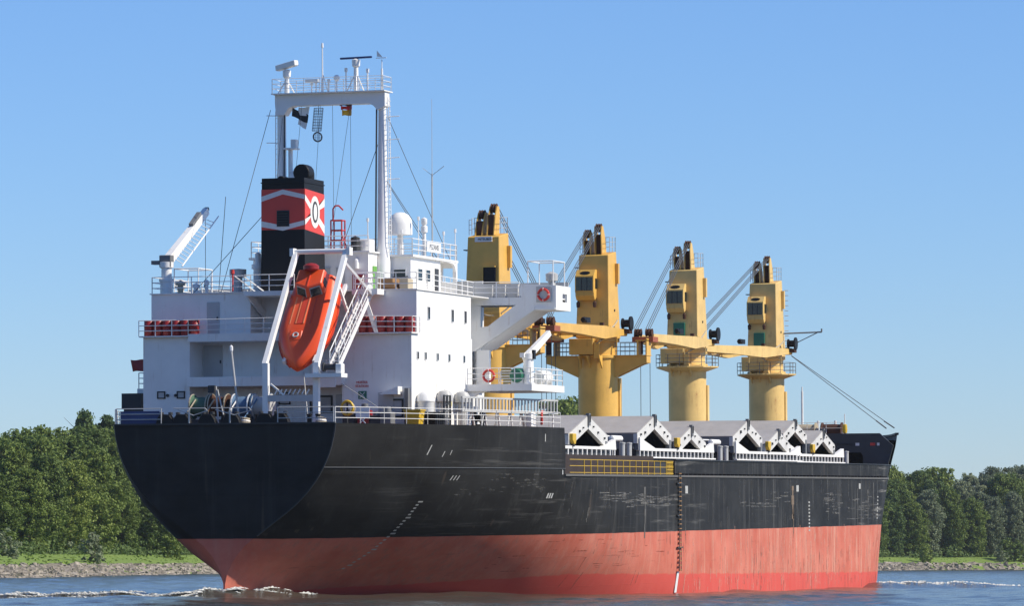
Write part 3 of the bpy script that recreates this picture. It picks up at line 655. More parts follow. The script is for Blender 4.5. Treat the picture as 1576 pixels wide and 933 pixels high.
# yellow gate and railing in the gap of the bulwark
yr = MB()
n = 15
for k in range(n+1):
    x = 28.4+(51.4-28.4)*k/n
    if k > 1: yr.box(x-.03, x+.03, 13.47, 13.53, MD-.02, 8.62)
for z in (7.75, 8.2, 8.62): yr.box(28.2, 53.2, 13.48, 13.52, z-.017, z+.017)
for k in range(6): yr.box(51.5+.32*k-.03, 51.5+.32*k+.03, 13.45, 13.5, MD, 8.66)
for k in range(4): yr.box(51.4, 53.2, 13.44, 13.5, 7.75+.25*k, 7.80+.25*k)
yr.build('gate_railing', YELLOW, ship)
MB().box(28.2, 53.3, 11.9, 12.0, MD, 9.0).build('rail_backing', paint('dark_backing_brown', (.045,.034,.030), .7, (.10,.05,.03), 1), ship)  # plain panel, coloured dark to stand for the dark open background behind the railing
# ------------------------------------------------------------------ hatch coamings with their side fins and brackets
HX = [(36.6, 50.2, 10.0), (56.4, 76.4, 10.0), (83.0, 103.2, 10.0), (107.6, 126.2, 8.0)]
for hi, (x0, x1, v) in enumerate(HX):
    co = MB()
    co.box(x0, x1, v-.35, v-.2, MD, 9.55).box(x0, x1, -v+.2, -v+.35, MD, 9.55).box(x0, x0+.15, -v+.35, v-.35, MD, 9.55).box(x1-.15, x1, -v+.35, v-.35, MD, 9.55)
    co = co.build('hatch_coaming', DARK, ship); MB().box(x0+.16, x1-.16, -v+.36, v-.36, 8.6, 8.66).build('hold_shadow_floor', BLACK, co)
    for s in (1, -1):
        e = 10.42
        f0 = [(x0, 9.46), (x0, e), (x0+4.0, 9.66)] if hi else [(x0, 9.46), (x0, 9.66)]
        poly = f0+[(x1-3.1, 9.66), (x1, e-.2), (x1+.15, 9.46)]
        MB().prism(poly, 1, s*(v-.19), s*(v+.1)).build('coaming_rim', WHITE2, co)
        MB().box(x0, x1+.4, s*(v-.1), s*(v+.16), 8.93, 9.03).build('coaming_rim', WHITE2, co)
        br0 = MB().prism([(0,8.98),(.11,8.98),(.11,9.5),(-.05,9.5)], 1, s*(v+.0), s*(v+.07))
        br = None; nb = int((x1-x0)/1.05)
        for k in range(nb+1):
            x = x0+.1+(x1-x0-.2)*k/nb
            if br is None:
                br = MB(); br.v = [(p[0]+x, p[1], p[2]) for p in br0.v]; br.f = br0.f; br = br.build('bracket', WHITE2, co); xb = x
            else: link_copy(br, co, (x-xb, 0, 0))
# ------------------------------------------------------------------ hatch covers, half raised like tents
def hatch_cover(xr, zr, span, v, label):
    t = thing('hatch_cover', label, 'hatch cover', (xr, 0, 9.9), 'half raised hatch covers')
    th = .8
    for s in (-1, 1):
        zf = zr-span*.285; ln = V3((s*span, 0, zf-zr)).normalized(); nn = V3((-ln[2]*s, 0, ln[0]*s))
        top0 = V3((xr+s*.06, 0, zr)); top1 = V3((xr+s*span, 0, zf)); lo0 = top0-V3((0,0,th)); lo1 = top1-nn*th
        b = MB()
        b.hexa([(*top0[:1], -v, top0[2]), (top1[0], -v, top1[2]), (top1[0], v, top1[2]), (top0[0], v, top0[2])],
               [(top0[0], -v, top0[2]-.09), (top1[0]-.03*s, -v, top1[2]-.09), (top1[0]-.03*s, v, top1[2]-.09), (top0[0], v, top0[2]-.09)])
        pan = b.build('panel', HATCHG, t)
        MB().hexa([(top0[0]+s*.02, -v+.3, top0[2]-.1), (top1[0]-.1*s, -v+.3, top1[2]-.1), (top1[0]-.1*s, v-.3, top1[2]-.1), (top0[0]+s*.02, v-.3, top0[2]-.1)], [(top0[0]+s*.02, -v+.3, top0[2]-.14), (top1[0]-.1*s, -v+.3, top1[2]-.14), (top1[0]-.1*s, v-.3, top1[2]-.14), (top0[0]+s*.02, v-.3, top0[2]-.14)]).build('underside_shade', BLACK, pan)  # black sheet: the shade under the raised panel put in as colour
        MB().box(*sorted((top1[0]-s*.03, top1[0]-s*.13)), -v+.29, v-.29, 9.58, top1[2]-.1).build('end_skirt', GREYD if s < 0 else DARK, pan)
        for sv in (1, -1):      # deep edge beam at each end of the panel
            MB().prism([(top0[0], top0[2]-.09), (top1[0]-.02*s, top1[2]-.09), (top1[0]-.02*s, top1[2]-.78), (top1[0]-s*.75, top1[2]-.80), (lo0[0], lo0[2]-.18)], 1, sv*(v-.28), sv*(v+.02)).build('edge_beam', HATCHW, pan)
        y = -v+v/9; s0_ = MB().prism([(top0[0]+s*.05, top0[2]-.095), (top1[0]-s*.1, top1[2]-.095), (top1[0]-s*.25, top1[2]-.5), (top0[0]+s*.3, top0[2]-.6)], 1, y-.04, y+.04).build('stiffener', DARK, pan)
        for k in range(1, 9): link_copy(s0_, pan, (0, 2*v*k/9, 0))
        for f_, sz in ((random.uniform(.2,.32), .07), (random.uniform(.45,.6), random.uniform(.08,.14)), (random.uniform(.72,.88), .09)):
            p = top0.lerp(top1, f_)-V3((0,0,random.uniform(.3,.6))); MB().box(p[0]-sz, p[0]+sz, v+.025, v+.12, p[2]-sz*.8, p[2]+sz*.8).build('cleat', DARK, pan)
    MB().box(xr-.2, xr+.2, v-.1, v+.14, zr-.75, zr+.12).build('hinge', GREYD, t)
    MB().prism([(xr-.08, zr+.02), (xr+.08, zr+.02), (xr+.08, zr-.5), (xr-.08, zr-.5)], 1, v+.13, v+.2).build('hinge_pin', DARK, t)
    for s in (-1, 1):
        x = xr+s*(span-.4); z = zr-span*.285-.6; MB().box(x-.25, x+.25, v-.25, v+.05, 9.5, z+.15).build('foot', GREYD, t)
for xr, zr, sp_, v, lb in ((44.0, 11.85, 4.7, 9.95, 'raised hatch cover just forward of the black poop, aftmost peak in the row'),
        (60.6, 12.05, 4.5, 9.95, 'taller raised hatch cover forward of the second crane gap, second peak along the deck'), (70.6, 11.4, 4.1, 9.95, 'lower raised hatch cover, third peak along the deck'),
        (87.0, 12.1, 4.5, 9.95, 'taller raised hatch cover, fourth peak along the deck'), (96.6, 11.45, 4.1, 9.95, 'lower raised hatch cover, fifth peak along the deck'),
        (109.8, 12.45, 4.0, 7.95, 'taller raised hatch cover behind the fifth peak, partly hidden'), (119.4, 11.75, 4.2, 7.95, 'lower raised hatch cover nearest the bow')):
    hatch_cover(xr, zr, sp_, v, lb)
for x, v, lb in ((39.9, 10.1, 'yellow hydraulic unit by the aftmost hatch cover'), (66.2, 10.1, 'yellow hydraulic unit between the second and third hatch peaks'), (92.8, 10.1, 'yellow hydraulic unit between the fourth and fifth hatch peaks'), (115.2, 8.1, 'yellow hydraulic unit at the foot of the hatch cover nearest the bow')):
    t = thing('hydraulic_unit', lb, 'machine', (x, v, 9.6), 'yellow hydraulic units')
    MB().prism([(x-.08,9.75),(x+.2,9.75),(x+.4,10.05),(x+.4,10.5),(x-.4,10.5),(x-.4,10.0)], 1, v-.15, v+.15).build('housing', YELLOW, t, bevel=.04); MB().tube((x, v, 9.6), (x, v, 9.8), .15, 8).build('foot', DARK, t)
for i, (x, v) in enumerate(((52.2, 10), (53.9, 10), (78.6, 10), (80.3, 10), (105.0, 9.2), (127.6, 8.0))):
    where = ('at the first gap, aft one', 'at the first gap, forward one', 'at the second gap, aft one', 'at the second gap, forward one', 'at the third gap', 'beside the hatch coaming nearest the bow')[i]
    t = thing('deck_ventilator', 'grey cylindrical deck ventilator between hatches '+where, 'ventilator', (x, v, MD), 'ventilators between the hatches')
    MB().lathe((x, v, MD), [(.2,0),(.2,2.3)], 12).build('trunk', GREYW, t, True)
    MB().lathe((x, v, MD+2.3), [(.23,0),(.23,.1),(.01,.14)], 12).build('cap', GREYW, t, True)
for x, v, lb in ((52.6, 9.4, 'white horizontal tank on posts over the aft hatch gap'), (79.2, 9.4, 'white horizontal tank on posts over the middle hatch gap')):
    t = thing('header_tank', lb, 'tank', (x, v, MD)); 
    MB().lathe((x-1.2, v, 10.3), [(.02,-.05),(.2,.02),(.22,.1),(.22,2.3),(.2,2.38),(.02,2.42)], 14, 'x').build('tank', WHITE2, t, True)
    for dx in (-.9, 1.0): MB().tube((x+dx, v, MD), (x+dx, v, 10.1), .07).build('post', GREYW, t)
    MB().tube((x-4, v, 10.45), (x-1.7, v, 10.45), .06).build('pipe', WHITE2, t)
for x0, x1, v in ((50.6, 56.0, 7.0), (76.8, 82.6, 7.0), (103.6, 107.2, 6.6)):      # low deck houses at the crane feet
    MB().box(x0+.6, x1-.6, -v, v, MD, 10.1).build('mast_house', paint('dark_mast_house_paint', (.085,.09,.095), .5, (.1,.07,.05), .6), ship)
# ------------------------------------------------------------------ deckhouse: two side blocks, a recessed middle with balcony decks
def porthole(parent, pos, r=.2, ax='x', mat=None):
    b = MB()
    if ax == 'x': b.lathe((pos[0], pos[1], pos[2]), [(r+.06, 0), (r+.06, -.05), (r, -.05), (r, -.03), (.01, -.03)], 14, 'x')
    else: b.lathe((pos[0], pos[1], pos[2]), [(r+.06, 0), (r+.06, .05), (r, .05), (r, .03), (.01, .03)], 14, 'v')
    f = b.build('porthole', WHITE2, parent, True)
    c = MB()
    if ax == 'x': c.lathe((pos[0], pos[1], pos[2]), [(r*.98, -.034), (r*.98, -.04)], 14, 'x')
    else: c.lathe((pos[0], pos[1], pos[2]), [(r*.98, .034), (r*.98, .04)], 14, 'v')
    c.build('pane', GLASS, parent); return f
def win_side(parent, X, v, z, w_, h_, fr=.06):     # window in a starboard-facing wall, with raised frame and set-back pane
    b = MB()
    for x0, x1, z0, z1 in ((X-w_/2-fr, X+w_/2+fr, z+h_/2, z+h_/2+fr), (X-w_/2-fr, X+w_/2+fr, z-h_/2-fr, z-h_/2), (X-w_/2-fr, X-w_/2, z-h_/2, z+h_/2), (X+w_/2, X+w_/2+fr, z-h_/2, z+h_/2)):
        b.box(x0, x1, v+.002, v+.05, z0, z1)
    b.build('window_frame', WHITE2, parent); MB().box(X-w_/2, X+w_/2, v+.002, v+.02, z-h_/2, z+h_/2).build('window', GLASS, parent)
def win_aft(parent, X, v, z, w_, h_, fr=.06, frm=None, mat=None):
    b = MB()
    for v0, v1, z0, z1 in ((v-w_/2-fr, v+w_/2+fr, z+h_/2, z+h_/2+fr), (v-w_/2-fr, v+w_/2+fr, z-h_/2-fr, z-h_/2), (v-w_/2-fr, v-w_/2, z-h_/2, z+h_/2), (v+w_/2, v+w_/2+fr, z-h_/2, z+h_/2)):
        b.box(X-.06, X-.002, v0, v1, z0, z1)
    b.build('window_frame', frm or WHITE2, parent); MB().box(X-.02, X-.002, v-w_/2, v+w_/2, z-h_/2, z+h_/2).build('window', mat or GLASS, parent)
def door_aft(parent, X, v, z0, w_=.8, h_=1.9, mat=None):
    d = MB().box(X-.07, X-.002, v-w_/2, v+w_/2, z0, z0+h_).build('door', mat or GREYW, parent, bevel=.02)
    MB().box(X-.12, X-.072, v+w_/2-.16, v+w_/2-.08, z0+h_*.45, z0+h_*.55).build('door_handle', DARK, parent); return d
T1, T2, T3 = 13.25, 16.2, 19.25
dh = MB()
dh.box(9, 21, 4.45, 9.1, PD, 16.45).box(9, 21, -9.1, -5.9, PD, 16.45)           # side blocks, two storeys
dh.box(11.3, 21, -5.9, 4.45, PD, 16.45)                                          # recessed middle
dh.box(10.2, 21, 4.9, 9.03, 16.45, T3).box(10.2, 21, -9.03, -2.2, 16.45, T3).box(12.2, 21, -2.2, 4.9, 16.45, T3)
dh.box(21, 28, -7.6, 7.6, PD, T3)
house = dh.build('deckhouse', WHITE, ship)
# balcony slabs and roof edge
MB().box(8.7, 11.3, -5.9, 1.6, 16.12, 16.62).box(8.7, 11.3, 1.6, 4.45, 16.12, 16.62).build('balcony_slab', WHITE, house)
MB().box(8.55, 11.3, -5.9, 4.6, T1, 13.83).build('balcony_slab', WHITE, house)
MB().box(9.0, 12.2, -2.2, 2.2, 19.0, 19.3).build('roof_overhang', WHITE, house)
MB().box(10.1, 28.1, -9.12, 9.12, T3+.002, T3+.07).build('roof_deck', WHITE2, house)
MB().box(8.6, 10.2, -9.25, -5.9, 16.452, 16.53).box(8.6, 10.2, 4.5, 9.25, 16.452, 16.53).build('ledge', WHITE2, house)
for s in (-1, 1): MB().prism([(9.0, 19.0), (10.2, 19.0), (12.2, 18.2), (12.2, 17.6)], 1, s*2.0-.06, s*2.0+.06).build('overhang_bracket', WHITE2, house)
door_aft(house, 10.2, -4.75, 16.6, .85, 2.1); door_aft(house, 11.3, -5.2, 13.85, 1.3, 2.1); door_aft(house, 11.3, 3.6, 10.75, .8, 1.95); door_aft(house, 11.3, -1.1, 10.75, .8, 1.95, paint('blue_grey_door', (.22,.27,.36), .5)); door_aft(house, 9, 7.4, 10.75, 1.0, 2.0)
porthole(house, (11.3, -4.9, 14.95), .17); porthole(house, (11.3, 3.9, 15.0), .2); porthole(house, (12.2, 4.2, 17.9), .2)
for v in (-7.7, -6.0+.6): pass
for v, z in ((-7.85, 12.75), (-6.5, 12.75), (-.3, 12.5)): win_aft(house, 9 if v < -1 else 11.3, v, z, .42 if v < -1 else .65, .34 if v < -1 else .65, .07, BLACK, GREYW)
for v, z in ((-7.4, 12.72), (-6.85, 12.72)): MB().lathe((8.97, v, z), [(.1,-.1),(.1,.02)], 8, 'x').build('lamp', DARK, house)
win_aft(house, 9, 7.85, 11.75, 1.2, .95, .12, DARK, GREYW); win_aft(house, 11.3, 3.1-.9, 12.1, 1.3, .9, .12, DARK, GREYW)
for X in (12.5, 17.2, 19.8): win_side(house, X, 9.03, 17.85, .42, .78, .03)
for X in (10.15, 11.65, 14.0, 16.3, 19.3): win_side(house, X, 9.1, 15.1, .34, .44, .03)
lettering('MUSTER', .21, (0,1,0), (0,0,1), (8.96, 5.8, 13.4), SIGRED, house); lettering('STATION', .21, (0,1,0), (0,0,1), (8.96, 5.8, 13.16), SIGRED, house)
MB().box(8.955, 8.985, 5.55, 6.1, 12.35, 12.85).build('green_sign', GREEN, house)
b = MB().beam((8.94, 5.65, 12.42), (8.94, 6.0, 12.78), .02, .04).beam((8.94, 6.0, 12.42), (8.94, 5.65, 12.78), .02, .04).build('sign_arrow', SIGNW, house)
# sloped hood and its post beside the stairs on the starboard quarter
MB().hexa([(8.1,7.3,12.6),(9,7.3,12.6),(9,8.5,12.6),(8.1,8.5,12.6)], [(8.1,7.3,12.65),(9,7.3,12.65),(9,8.5,13.1),(8.1,8.5,13.1)]).build('hood', WHITE2, house)
MB().box(8.6, 8.95, 8.75, 9.0, PD, 13.0).build('pipe_trunk', GREYD, house)
# ground-floor fittings on the starboard side of the house
b = MB().lathe((10.2, 9.6, PD), [(.55,0),(.55,1.4),(.62,1.5),(.5,1.9),(.2,2.15),(.01,2.2)], 14).build('ventilator_head', WHITE, house, True)
for X in (14.1, 17.6):
    MB().lathe((X, 9.55, PD), [(.28,0),(.28,1.5),(.55,1.55),(.55,1.9),(.35,2.2),(.01,2.3)], 14).build('ventilator_head', GREYW, house, True)
    MB().box(X-.2, X+.25, 9.11, 9.35, 12.35, 12.6).build('lamp', DARK, house)
MB().box(11.6, 12.9, 9.105, 9.22, 11.3, 12.6).build('orange_locker', paint('faded_orange_paint', (.62,.27,.10), .5), house)
MB().box(13.0, 13.25, 9.105, 9.16, 11.2, 12.5).build('dark_door_gap', DARK, house); MB().box(15.2, 15.5, 9.105, 9.16, 11.2, 12.5).build('dark_door_gap', DARK, house)
MB().box(15.8, 16.7, 9.105, 9.16, 12.0, 12.8).build('yellow_notice', paint('pale_yellow_paint', (.60,.55,.25), .5), house)
for X, z in ((10.6, 11.9), (11.2, 11.0), (16.2, 11.6)): MB().lathe((X, 9.1, z), [(.16,0),(.16,.14)], 10, 'v').build('fitting', DARK, house)
# starboard boat platform, its mirror to port
for s, vo in ((1, 13.6), (-1, 14.0)):
    pf = MB().box(19.7, 26.8, *sorted((s*9.1, s*vo)), 13.02, 13.46)
    pf = pf.build('boat_platform', WHITE, ship)
    MB().prism([(s*9.1, 13.02), (s*9.1, 11.9), (s*9.35, 12.5), (s*9.9, 12.85), (s*10.7, 13.02)], 0, 19.9, 20.1).build('knee', WHITE2, pf)
    b = MB(); b.rail([(19.75, s*9.2, 13.46), (19.75, s*(vo-.1), 13.46), (26.7, s*(vo-.1), 13.46), (26.7, s*9.2, 13.46)], 1.05, 3, 1.1); b.build('railing', WHITE2, pf)
MB().box(17.5, 20.4, -14.2, -12.8, 12.1, 13.1).box(17.4, 20.4, -14.0, -11, PD, 12.1).build('port_locker', DARK, ship)
# ------------------------------------------------------------------ bridge: wheelhouse, wings with raked bracket, front bulwark
wh = MB().box(19.2, 25.2, -5.5, 5.5, T3+.07, 21.85).box(25.2, 28, -4.2, 4.2, T3+.07, 21.85)
wh = wh.build('wheelhouse', WHITE, ship)
MB().box(19.0, 28.2, -5.75, 5.75, 21.852, 22.0).build('wheelhouse_roof', WHITE2, wh)
for s in (1, -1):      # open wing passage: front wall with a see-through window, corner post
    b = MB()
    v0, v1 = 4.2, 5.75
    for a, c, z0, z1 in ((v0, v1, T3, 20.55), (v0, v1, 21.5, 21.85), (v0, 4.75, 20.55, 21.5), (5.5, v1, 20.55, 21.5)): b.box(27.75, 28, *sorted((s*a, s*c)), z0, z1)
    b.prism([(25.25,21.85),(27.75,21.85),(27.75,21.2),(27.55,21.6),(27.2,21.76)], 1, *sorted((s*5.55, s*5.72)))
    b.build('wing_passage_front', WHITE, wh)
win_side(wh, 21.0, 5.5, 20.75, .85, .75); win_side(wh, 22.6, 5.5, 20.75, .85, .75); MB().box(24.0, 24.8, 5.5, 5.53, T3+.1, 21.3).build('door', DARK, wh)
win_aft(wh, 19.2, 4.75, 20.75, .8, .55); MB().hexa([(18.4,4.3,20.2),(19.2,4.3,20.2),(19.2,5.3,20.2),(18.4,5.3,20.2)],[(18.4,4.3,20.25),(19.2,4.3,20.6),(19.2,5.3,20.6),(18.4,5.3,20.25)]).build('hood', DARK, wh)
cs = MB().box(16.6, 19.2, -3.4, 3.5, T3+.07, 22.05).build('casing', GREYW if False else WHITE, ship)
MB().box(16.4, 19.0, -3.5, 3.65, 22.052, 22.15).build('casing_roof', WHITE2, cs)
for v in (.6, 1.6): MB().box(16.52, 16.598, v-.3, v+.3, T3+.1, 21.1).build('casing_door', GREYW, cs)
MB().box(16.3, 16.58, 2.5, 3.35, T3+.15, 20.6).build('fire_locker', RED, cs)
MB().box(17.4, 18.1, 3.51, 3.56, T3+.1, 21.2).build('green_panel', GREENL, cs)
b = MB().lathe((16.4, 2.75, 21.0), [(.17,0),(.17,.55),(.01,.7)], 10).build('horn', WHITE2, cs)
# wings
for s in (1, -1):
    def sv(v): return s*v
    b = MB()
    wg = [(7.6, 16.3), (8.05, 16.35), (12.25, 18.5), (13.6, 18.55), (13.6, 20.05), (11.36, 20.2), (11.2, 19.2), (7.6, 19.25)]
    # aft and front plates of the wing, each with an opening: built as a ring of pieces round the opening
    for xa, xb in ((24.6, 24.75), (27.6, 27.75)):
        b.prism([(sv(7.62),18.82),(sv(11.0),18.8),(sv(11.36),19.2),(sv(11.36),19.3),(sv(7.62),19.32)], 0, xa, xb)
        if xa < 25: b.prism([(sv(7.62),15.75),(sv(8.5),15.8),(sv(8.5),18.8),(sv(7.62),18.82)], 0, xa, xb)
        b.prism([(sv(8.5),15.95),(sv(12.35),18.5),(sv(13.6),18.55),(sv(13.6),19.3),(sv(11.36),19.3),(sv(11.36),19.2),(sv(11.0),18.8),(sv(10.9),18.78),(sv(9.0),17.42),(sv(8.5),17.38)], 0, xa, xb)
        b.prism([(sv(11.36),19.3),(sv(13.6),19.3),(sv(13.6),20.06),(sv(11.36),20.2),(sv(11.15),19.6)], 0, xa, xb)
    b.prism([(sv(8.06),15.72),(sv(12.3),18.44),(sv(12.3),18.54),(sv(8.06),15.84)], 0, 24.76, 27.6)       # raked soffit
    b.prism([(sv(12.3),18.44),(sv(13.6),18.44),(sv(13.6),18.54),(sv(12.3),18.54)], 0, 24.61, 27.74)
    b.prism([(sv(13.601),18.44),(sv(13.75),18.44),(sv(13.75),20.06),(sv(13.601),20.06)], 0, 24.55, 26.0)
    b.prism([(sv(13.601),18.44),(sv(13.75),18.44),(sv(13.75),19.0),(sv(13.601),19.0)], 0, 26.0, 27.8)
    b.prism([(sv(13.601),19.55),(sv(13.75),19.55),(sv(13.75),20.06),(sv(13.601),20.06)], 0, 26.0, 27.8)
    b.prism([(sv(13.601),19.0),(sv(13.75),19.0),(sv(13.75),19.55),(sv(13.601),19.55)], 0, 27.0, 27.8)
    b.box(24.76, 27.6, *sorted((sv(7.6), sv(13.6))), 19.18, 19.26)                                        # wing deck
    wgo = b.build('bridge_wing', WHITE, ship)
    b = MB(); x_ = 24.56
    b.beam((24.5, sv(8.1), 15.85), (24.5, sv(12.3), 18.56), .12, .16).beam((24.5, sv(12.3), 18.53), (24.5, sv(13.7), 18.53), .12, .12)
    b.build('wing_edge_flange', WHITE2, wgo)
    MB().box(24.62, 24.9, *sorted((sv(8.06), sv(9.1))), 13.46, 15.85).box(24.62, 27.6, *sorted((sv(8.06), sv(8.2))), 13.46, 15.8).build('wing_post', WHITE, wgo)
    b = MB()
    for v0, v1 in ((7.6, 13.6),): b.box(27.76, 27.9, *sorted((sv(v0), sv(v1))), 19.2, 20.4)
    for v in (8.3, 9.2, 10.1, 11.0): b.box(27.5, 27.76, *sorted((sv(v), sv(v+.07))), 19.26, 20.3)
    b.build('wing_bulwark', GREYW, wgo)
    b = MB(); pts = [(24.9, sv(11.6)), (24.9, sv(12.3)), (27.3, sv(13.4)), (25.2, sv(13.4))]
    for x, v in ((24.9, 11.7), (27.4, 11.7), (24.9, 13.45), (27.4, 13.45)): b.tube((x, sv(v), 20.0), (x, sv(v), 21.7), .045, 6)
    b.path([(24.9, sv(11.7), 21.7), (24.9, sv(13.45), 21.7), (27.4, sv(13.45), 21.7), (27.4, sv(11.7), 21.7), (24.9, sv(11.7), 21.7)], .045, 6)
    b.build('awning_frame', WHITE2, wgo)
    MB().lathe((25.4, sv(13.2), 20.05), [(.25,0),(.25,.3),(.4,.35),(.42,.8),(.1,.95)], 12).build('searchlight', GREYW, wgo, True)
for s in (1, -1): MB().box(27.76, 27.9, *sorted((s*5.8, s*7.6)), 19.2, 20.6).build('front_bulwark', GREYW, ship)
# railings of the house top, compass deck, ledges, balconies
b = MB()
b.rail([(12.2, 9.05, T3+.07), (24.6, 8.0, T3+.07), (24.65, 11.2, 19.26)], 1.05, 3, 1.6)
b.rail([(10.25, 4.9, T3+.07), (10.25, 9.0, T3+.07), (12.2, 9.05, T3+.07)], 1.05, 3, 1.4)
b.build('upper_railing', WHITE2, ship); b = MB()
b.rail([(10.25, -9.0, T3+.07), (10.25, -2.2, T3+.07), (9.1, -2.2, 19.3), (9.1, 1.2, 19.3)], 1.05, 3, 1.5); b.rail([(10.25, -9.0, T3+.07), (24, -9.0, T3+.07)], 1.05, 3, 1.8)
b.build('upper_railing', WHITE2, ship)
b = MB(); b.rail([(19.1, -5.6, 22.0), (19.1, 5.65, 22.0), (28.1, 5.65, 22.0), (28.1, -5.6, 22.0), (19.1, -5.6, 22.0)], 1.05, 3, 1.3); b.rail([(16.5, 3.55, 22.15), (16.5, -3.4, 22.15)], 1.0, 3, 1.3)
b.build('compass_deck_railing', WHITE2, ship)
b = MB(); b.rail([(8.75, -9.3, 16.53), (8.75, -5.9, 16.53), (8.75, 4.4, 16.62), (8.75, 9.25, 16.53), (10.2, 9.25, 16.53)], 1.0, 3, 1.3); b.build('ledge_railing', WHITE2, ship)
b = MB(); b.rail([(8.65, -5.85, 13.83), (8.65, -.2, 13.83)], .0001, 1, 9); b.rail([(8.65, 2.6, 13.83), (8.65, 4.5, 13.83)], 1.0, 3, 1.0); b.build('balcony_railing', WHITE2, ship)
MB().box(8.45, 8.56, 3.1, 4.2, 13.1, 13.83).build('balcony_board', SIGNW, house)
# ship's name board on the compass deck rail
nb = MB().box(21.9, 24.7, 5.66, 5.72, 22.32, 22.98).build('name_board', SIGNW, ship); lettering('PEZANIS', .5, (1,0,0), (0,0,1), (23.3, 5.725, 22.65), GREYD, nb)
# ------------------------------------------------------------------ funnel
fu = MB(); FX0, FX1, FV = 10.9, 14.6, 1.45; FC = -.25
fu.hexa([(FX0,FC-FV-.06,T3),(FX1,FC-FV-.06,T3),(FX1,FC+FV+.06,T3),(FX0,FC+FV+.06,T3)], [(FX0+.05,FC-FV,26.62),(FX1-.05,FC-FV,26.62),(FX1-.05,FC+FV,26.62),(FX0+.05,FC+FV,26.62)])
funnel = fu.build('funnel', BLACK, ship)
def fz(y): return 26.6-(y-276)/24.2
o = .012
def aft_poly(pts, mat, name, off=o): MB().prism([(FC+a*(FV+.02), fz(y)) for a, y in pts], 0, FX0+.02-off, FX0+.03).build(name, mat, funnel)
def side_poly(pts, mat, name, off=o):
    for s in (1,): MB().prism([(FX0+.06+f_*(FX1-FX0-.14), fz(y)) for f_, y in pts], 1, FC+FV-.02, FC+FV+.035+off).build(name, mat, funnel)
aft_poly([(-1,293),(1,293),(1,356),(-1,356)], REDB, 'red_band'); side_poly([(0,293),(1,297),(1,362),(0,356)], REDB, 'red_band')
W_ = simple('funnel_white', (.72,.71,.68), .5)
aft_poly([(-1,304),(0,293.5),(1,302),(1,309),(0,301),(-1,312)], W_, 'white_stripe', .02); aft_poly([(-1,342),(0,349.5),(1,342),(1,349),(0,357.5),(-1,351)], W_, 'white_stripe', .02)
side_poly([(0,302),(1,346),(1,359),(0,311)], W_, 'white_stripe', .022); side_poly([(0,349),(1,303),(1,316),(0,340)], W_, 'white_stripe', .03)
def ell(a, c, cx=.5, cy=327): return [(cx+a*math.cos(t), cy+c*math.sin(t)) for t in [k*math.pi/14 for k in range(28)]]
side_poly(ell(.235, 25), W_, 'emblem_disc', .04); side_poly(ell(.15, 17), paint('emblem_grey', (.06,.06,.065), .5), 'emblem_ring', .05); side_poly(ell(.085, 12.5), W_, 'emblem_centre', .06)
lv = MB().box(FX0-.03, FX0+.03, FC-.75+.35, FC+.45, fz(351), fz(326)).build('louvre_frame', DARK, funnel)
sl0 = MB().box(FX0-.07, FX0-.03, FC-.35, FC+.4, fz(350), fz(350)+.07).build('louvre_slat', BLACK, lv)
for k in range(1, 6): link_copy(sl0, lv, (0, 0, .165*k))
MB().box(FX0-.02, FX1+.02, FC-FV-.05, FC+FV+.05, 26.3, 26.36).build('funnel_rim', BLACK, funnel)
def bent_pipe(x, v, r, h, name='exhaust_pipe'):
    b = MB().lathe((x, v, 26.4), [(r,0),(r,h)], 14); b.lathe((x-.15, v, 26.4+h), [(.01,-.75),(r*.92,-.75),(r,-.7),(r*1.02,.2),(r*.6,.55),(.01,.6)], 14, 'x'); b.build(name, BLACK, funnel, True)
bent_pipe(13.0, FC+.8, .56, .62); bent_pipe(12.6, FC-.45, .24, .18); bent_pipe(12.9, FC-.05, .14, .15)
# ------------------------------------------------------------------ gantry mast with radars
MX = 18.8
ms = MB()
for v, r0, r1 in ((-3.28, .29, .25), (3.72, .36, .25)): ms.lathe((MX, v, T3), [(r0+.14,0),(r0+.14,2.6),(r0,3.6),(r1,13.3)], 16)
ms.prism([(-3.62,32.95),(4.05,32.95),(4.05,32.0),(3.5,31.75),(3.3,32.0),(3.0,32.2),(-2.35,32.2),(-2.7,32.05),(-3.0,31.6),(-3.55,31.6),(-3.62,32.4)], 0, MX-.45, MX+.45)
mast = ms.build('radar_mast', paint('mast_white_paint', (.76,.76,.75), .4, (.35,.26,.18), .5, var=.06), ship, True)
MB().box(MX-.85, MX+.85, -3.75, 4.15, 32.952, 33.02).build('mast_platform', WHITE2, mast)
b = MB(); b.rail([(MX-.8, -3.68, 33.02), (MX-.8, 4.05, 33.02), (MX+.8, 4.05, 33.02), (MX+.8, -3.68, 33.02), (MX-.8, -3.68, 33.02)], .95, 3, 1.15, .02); b.build('mast_railing', WHITE2, mast)
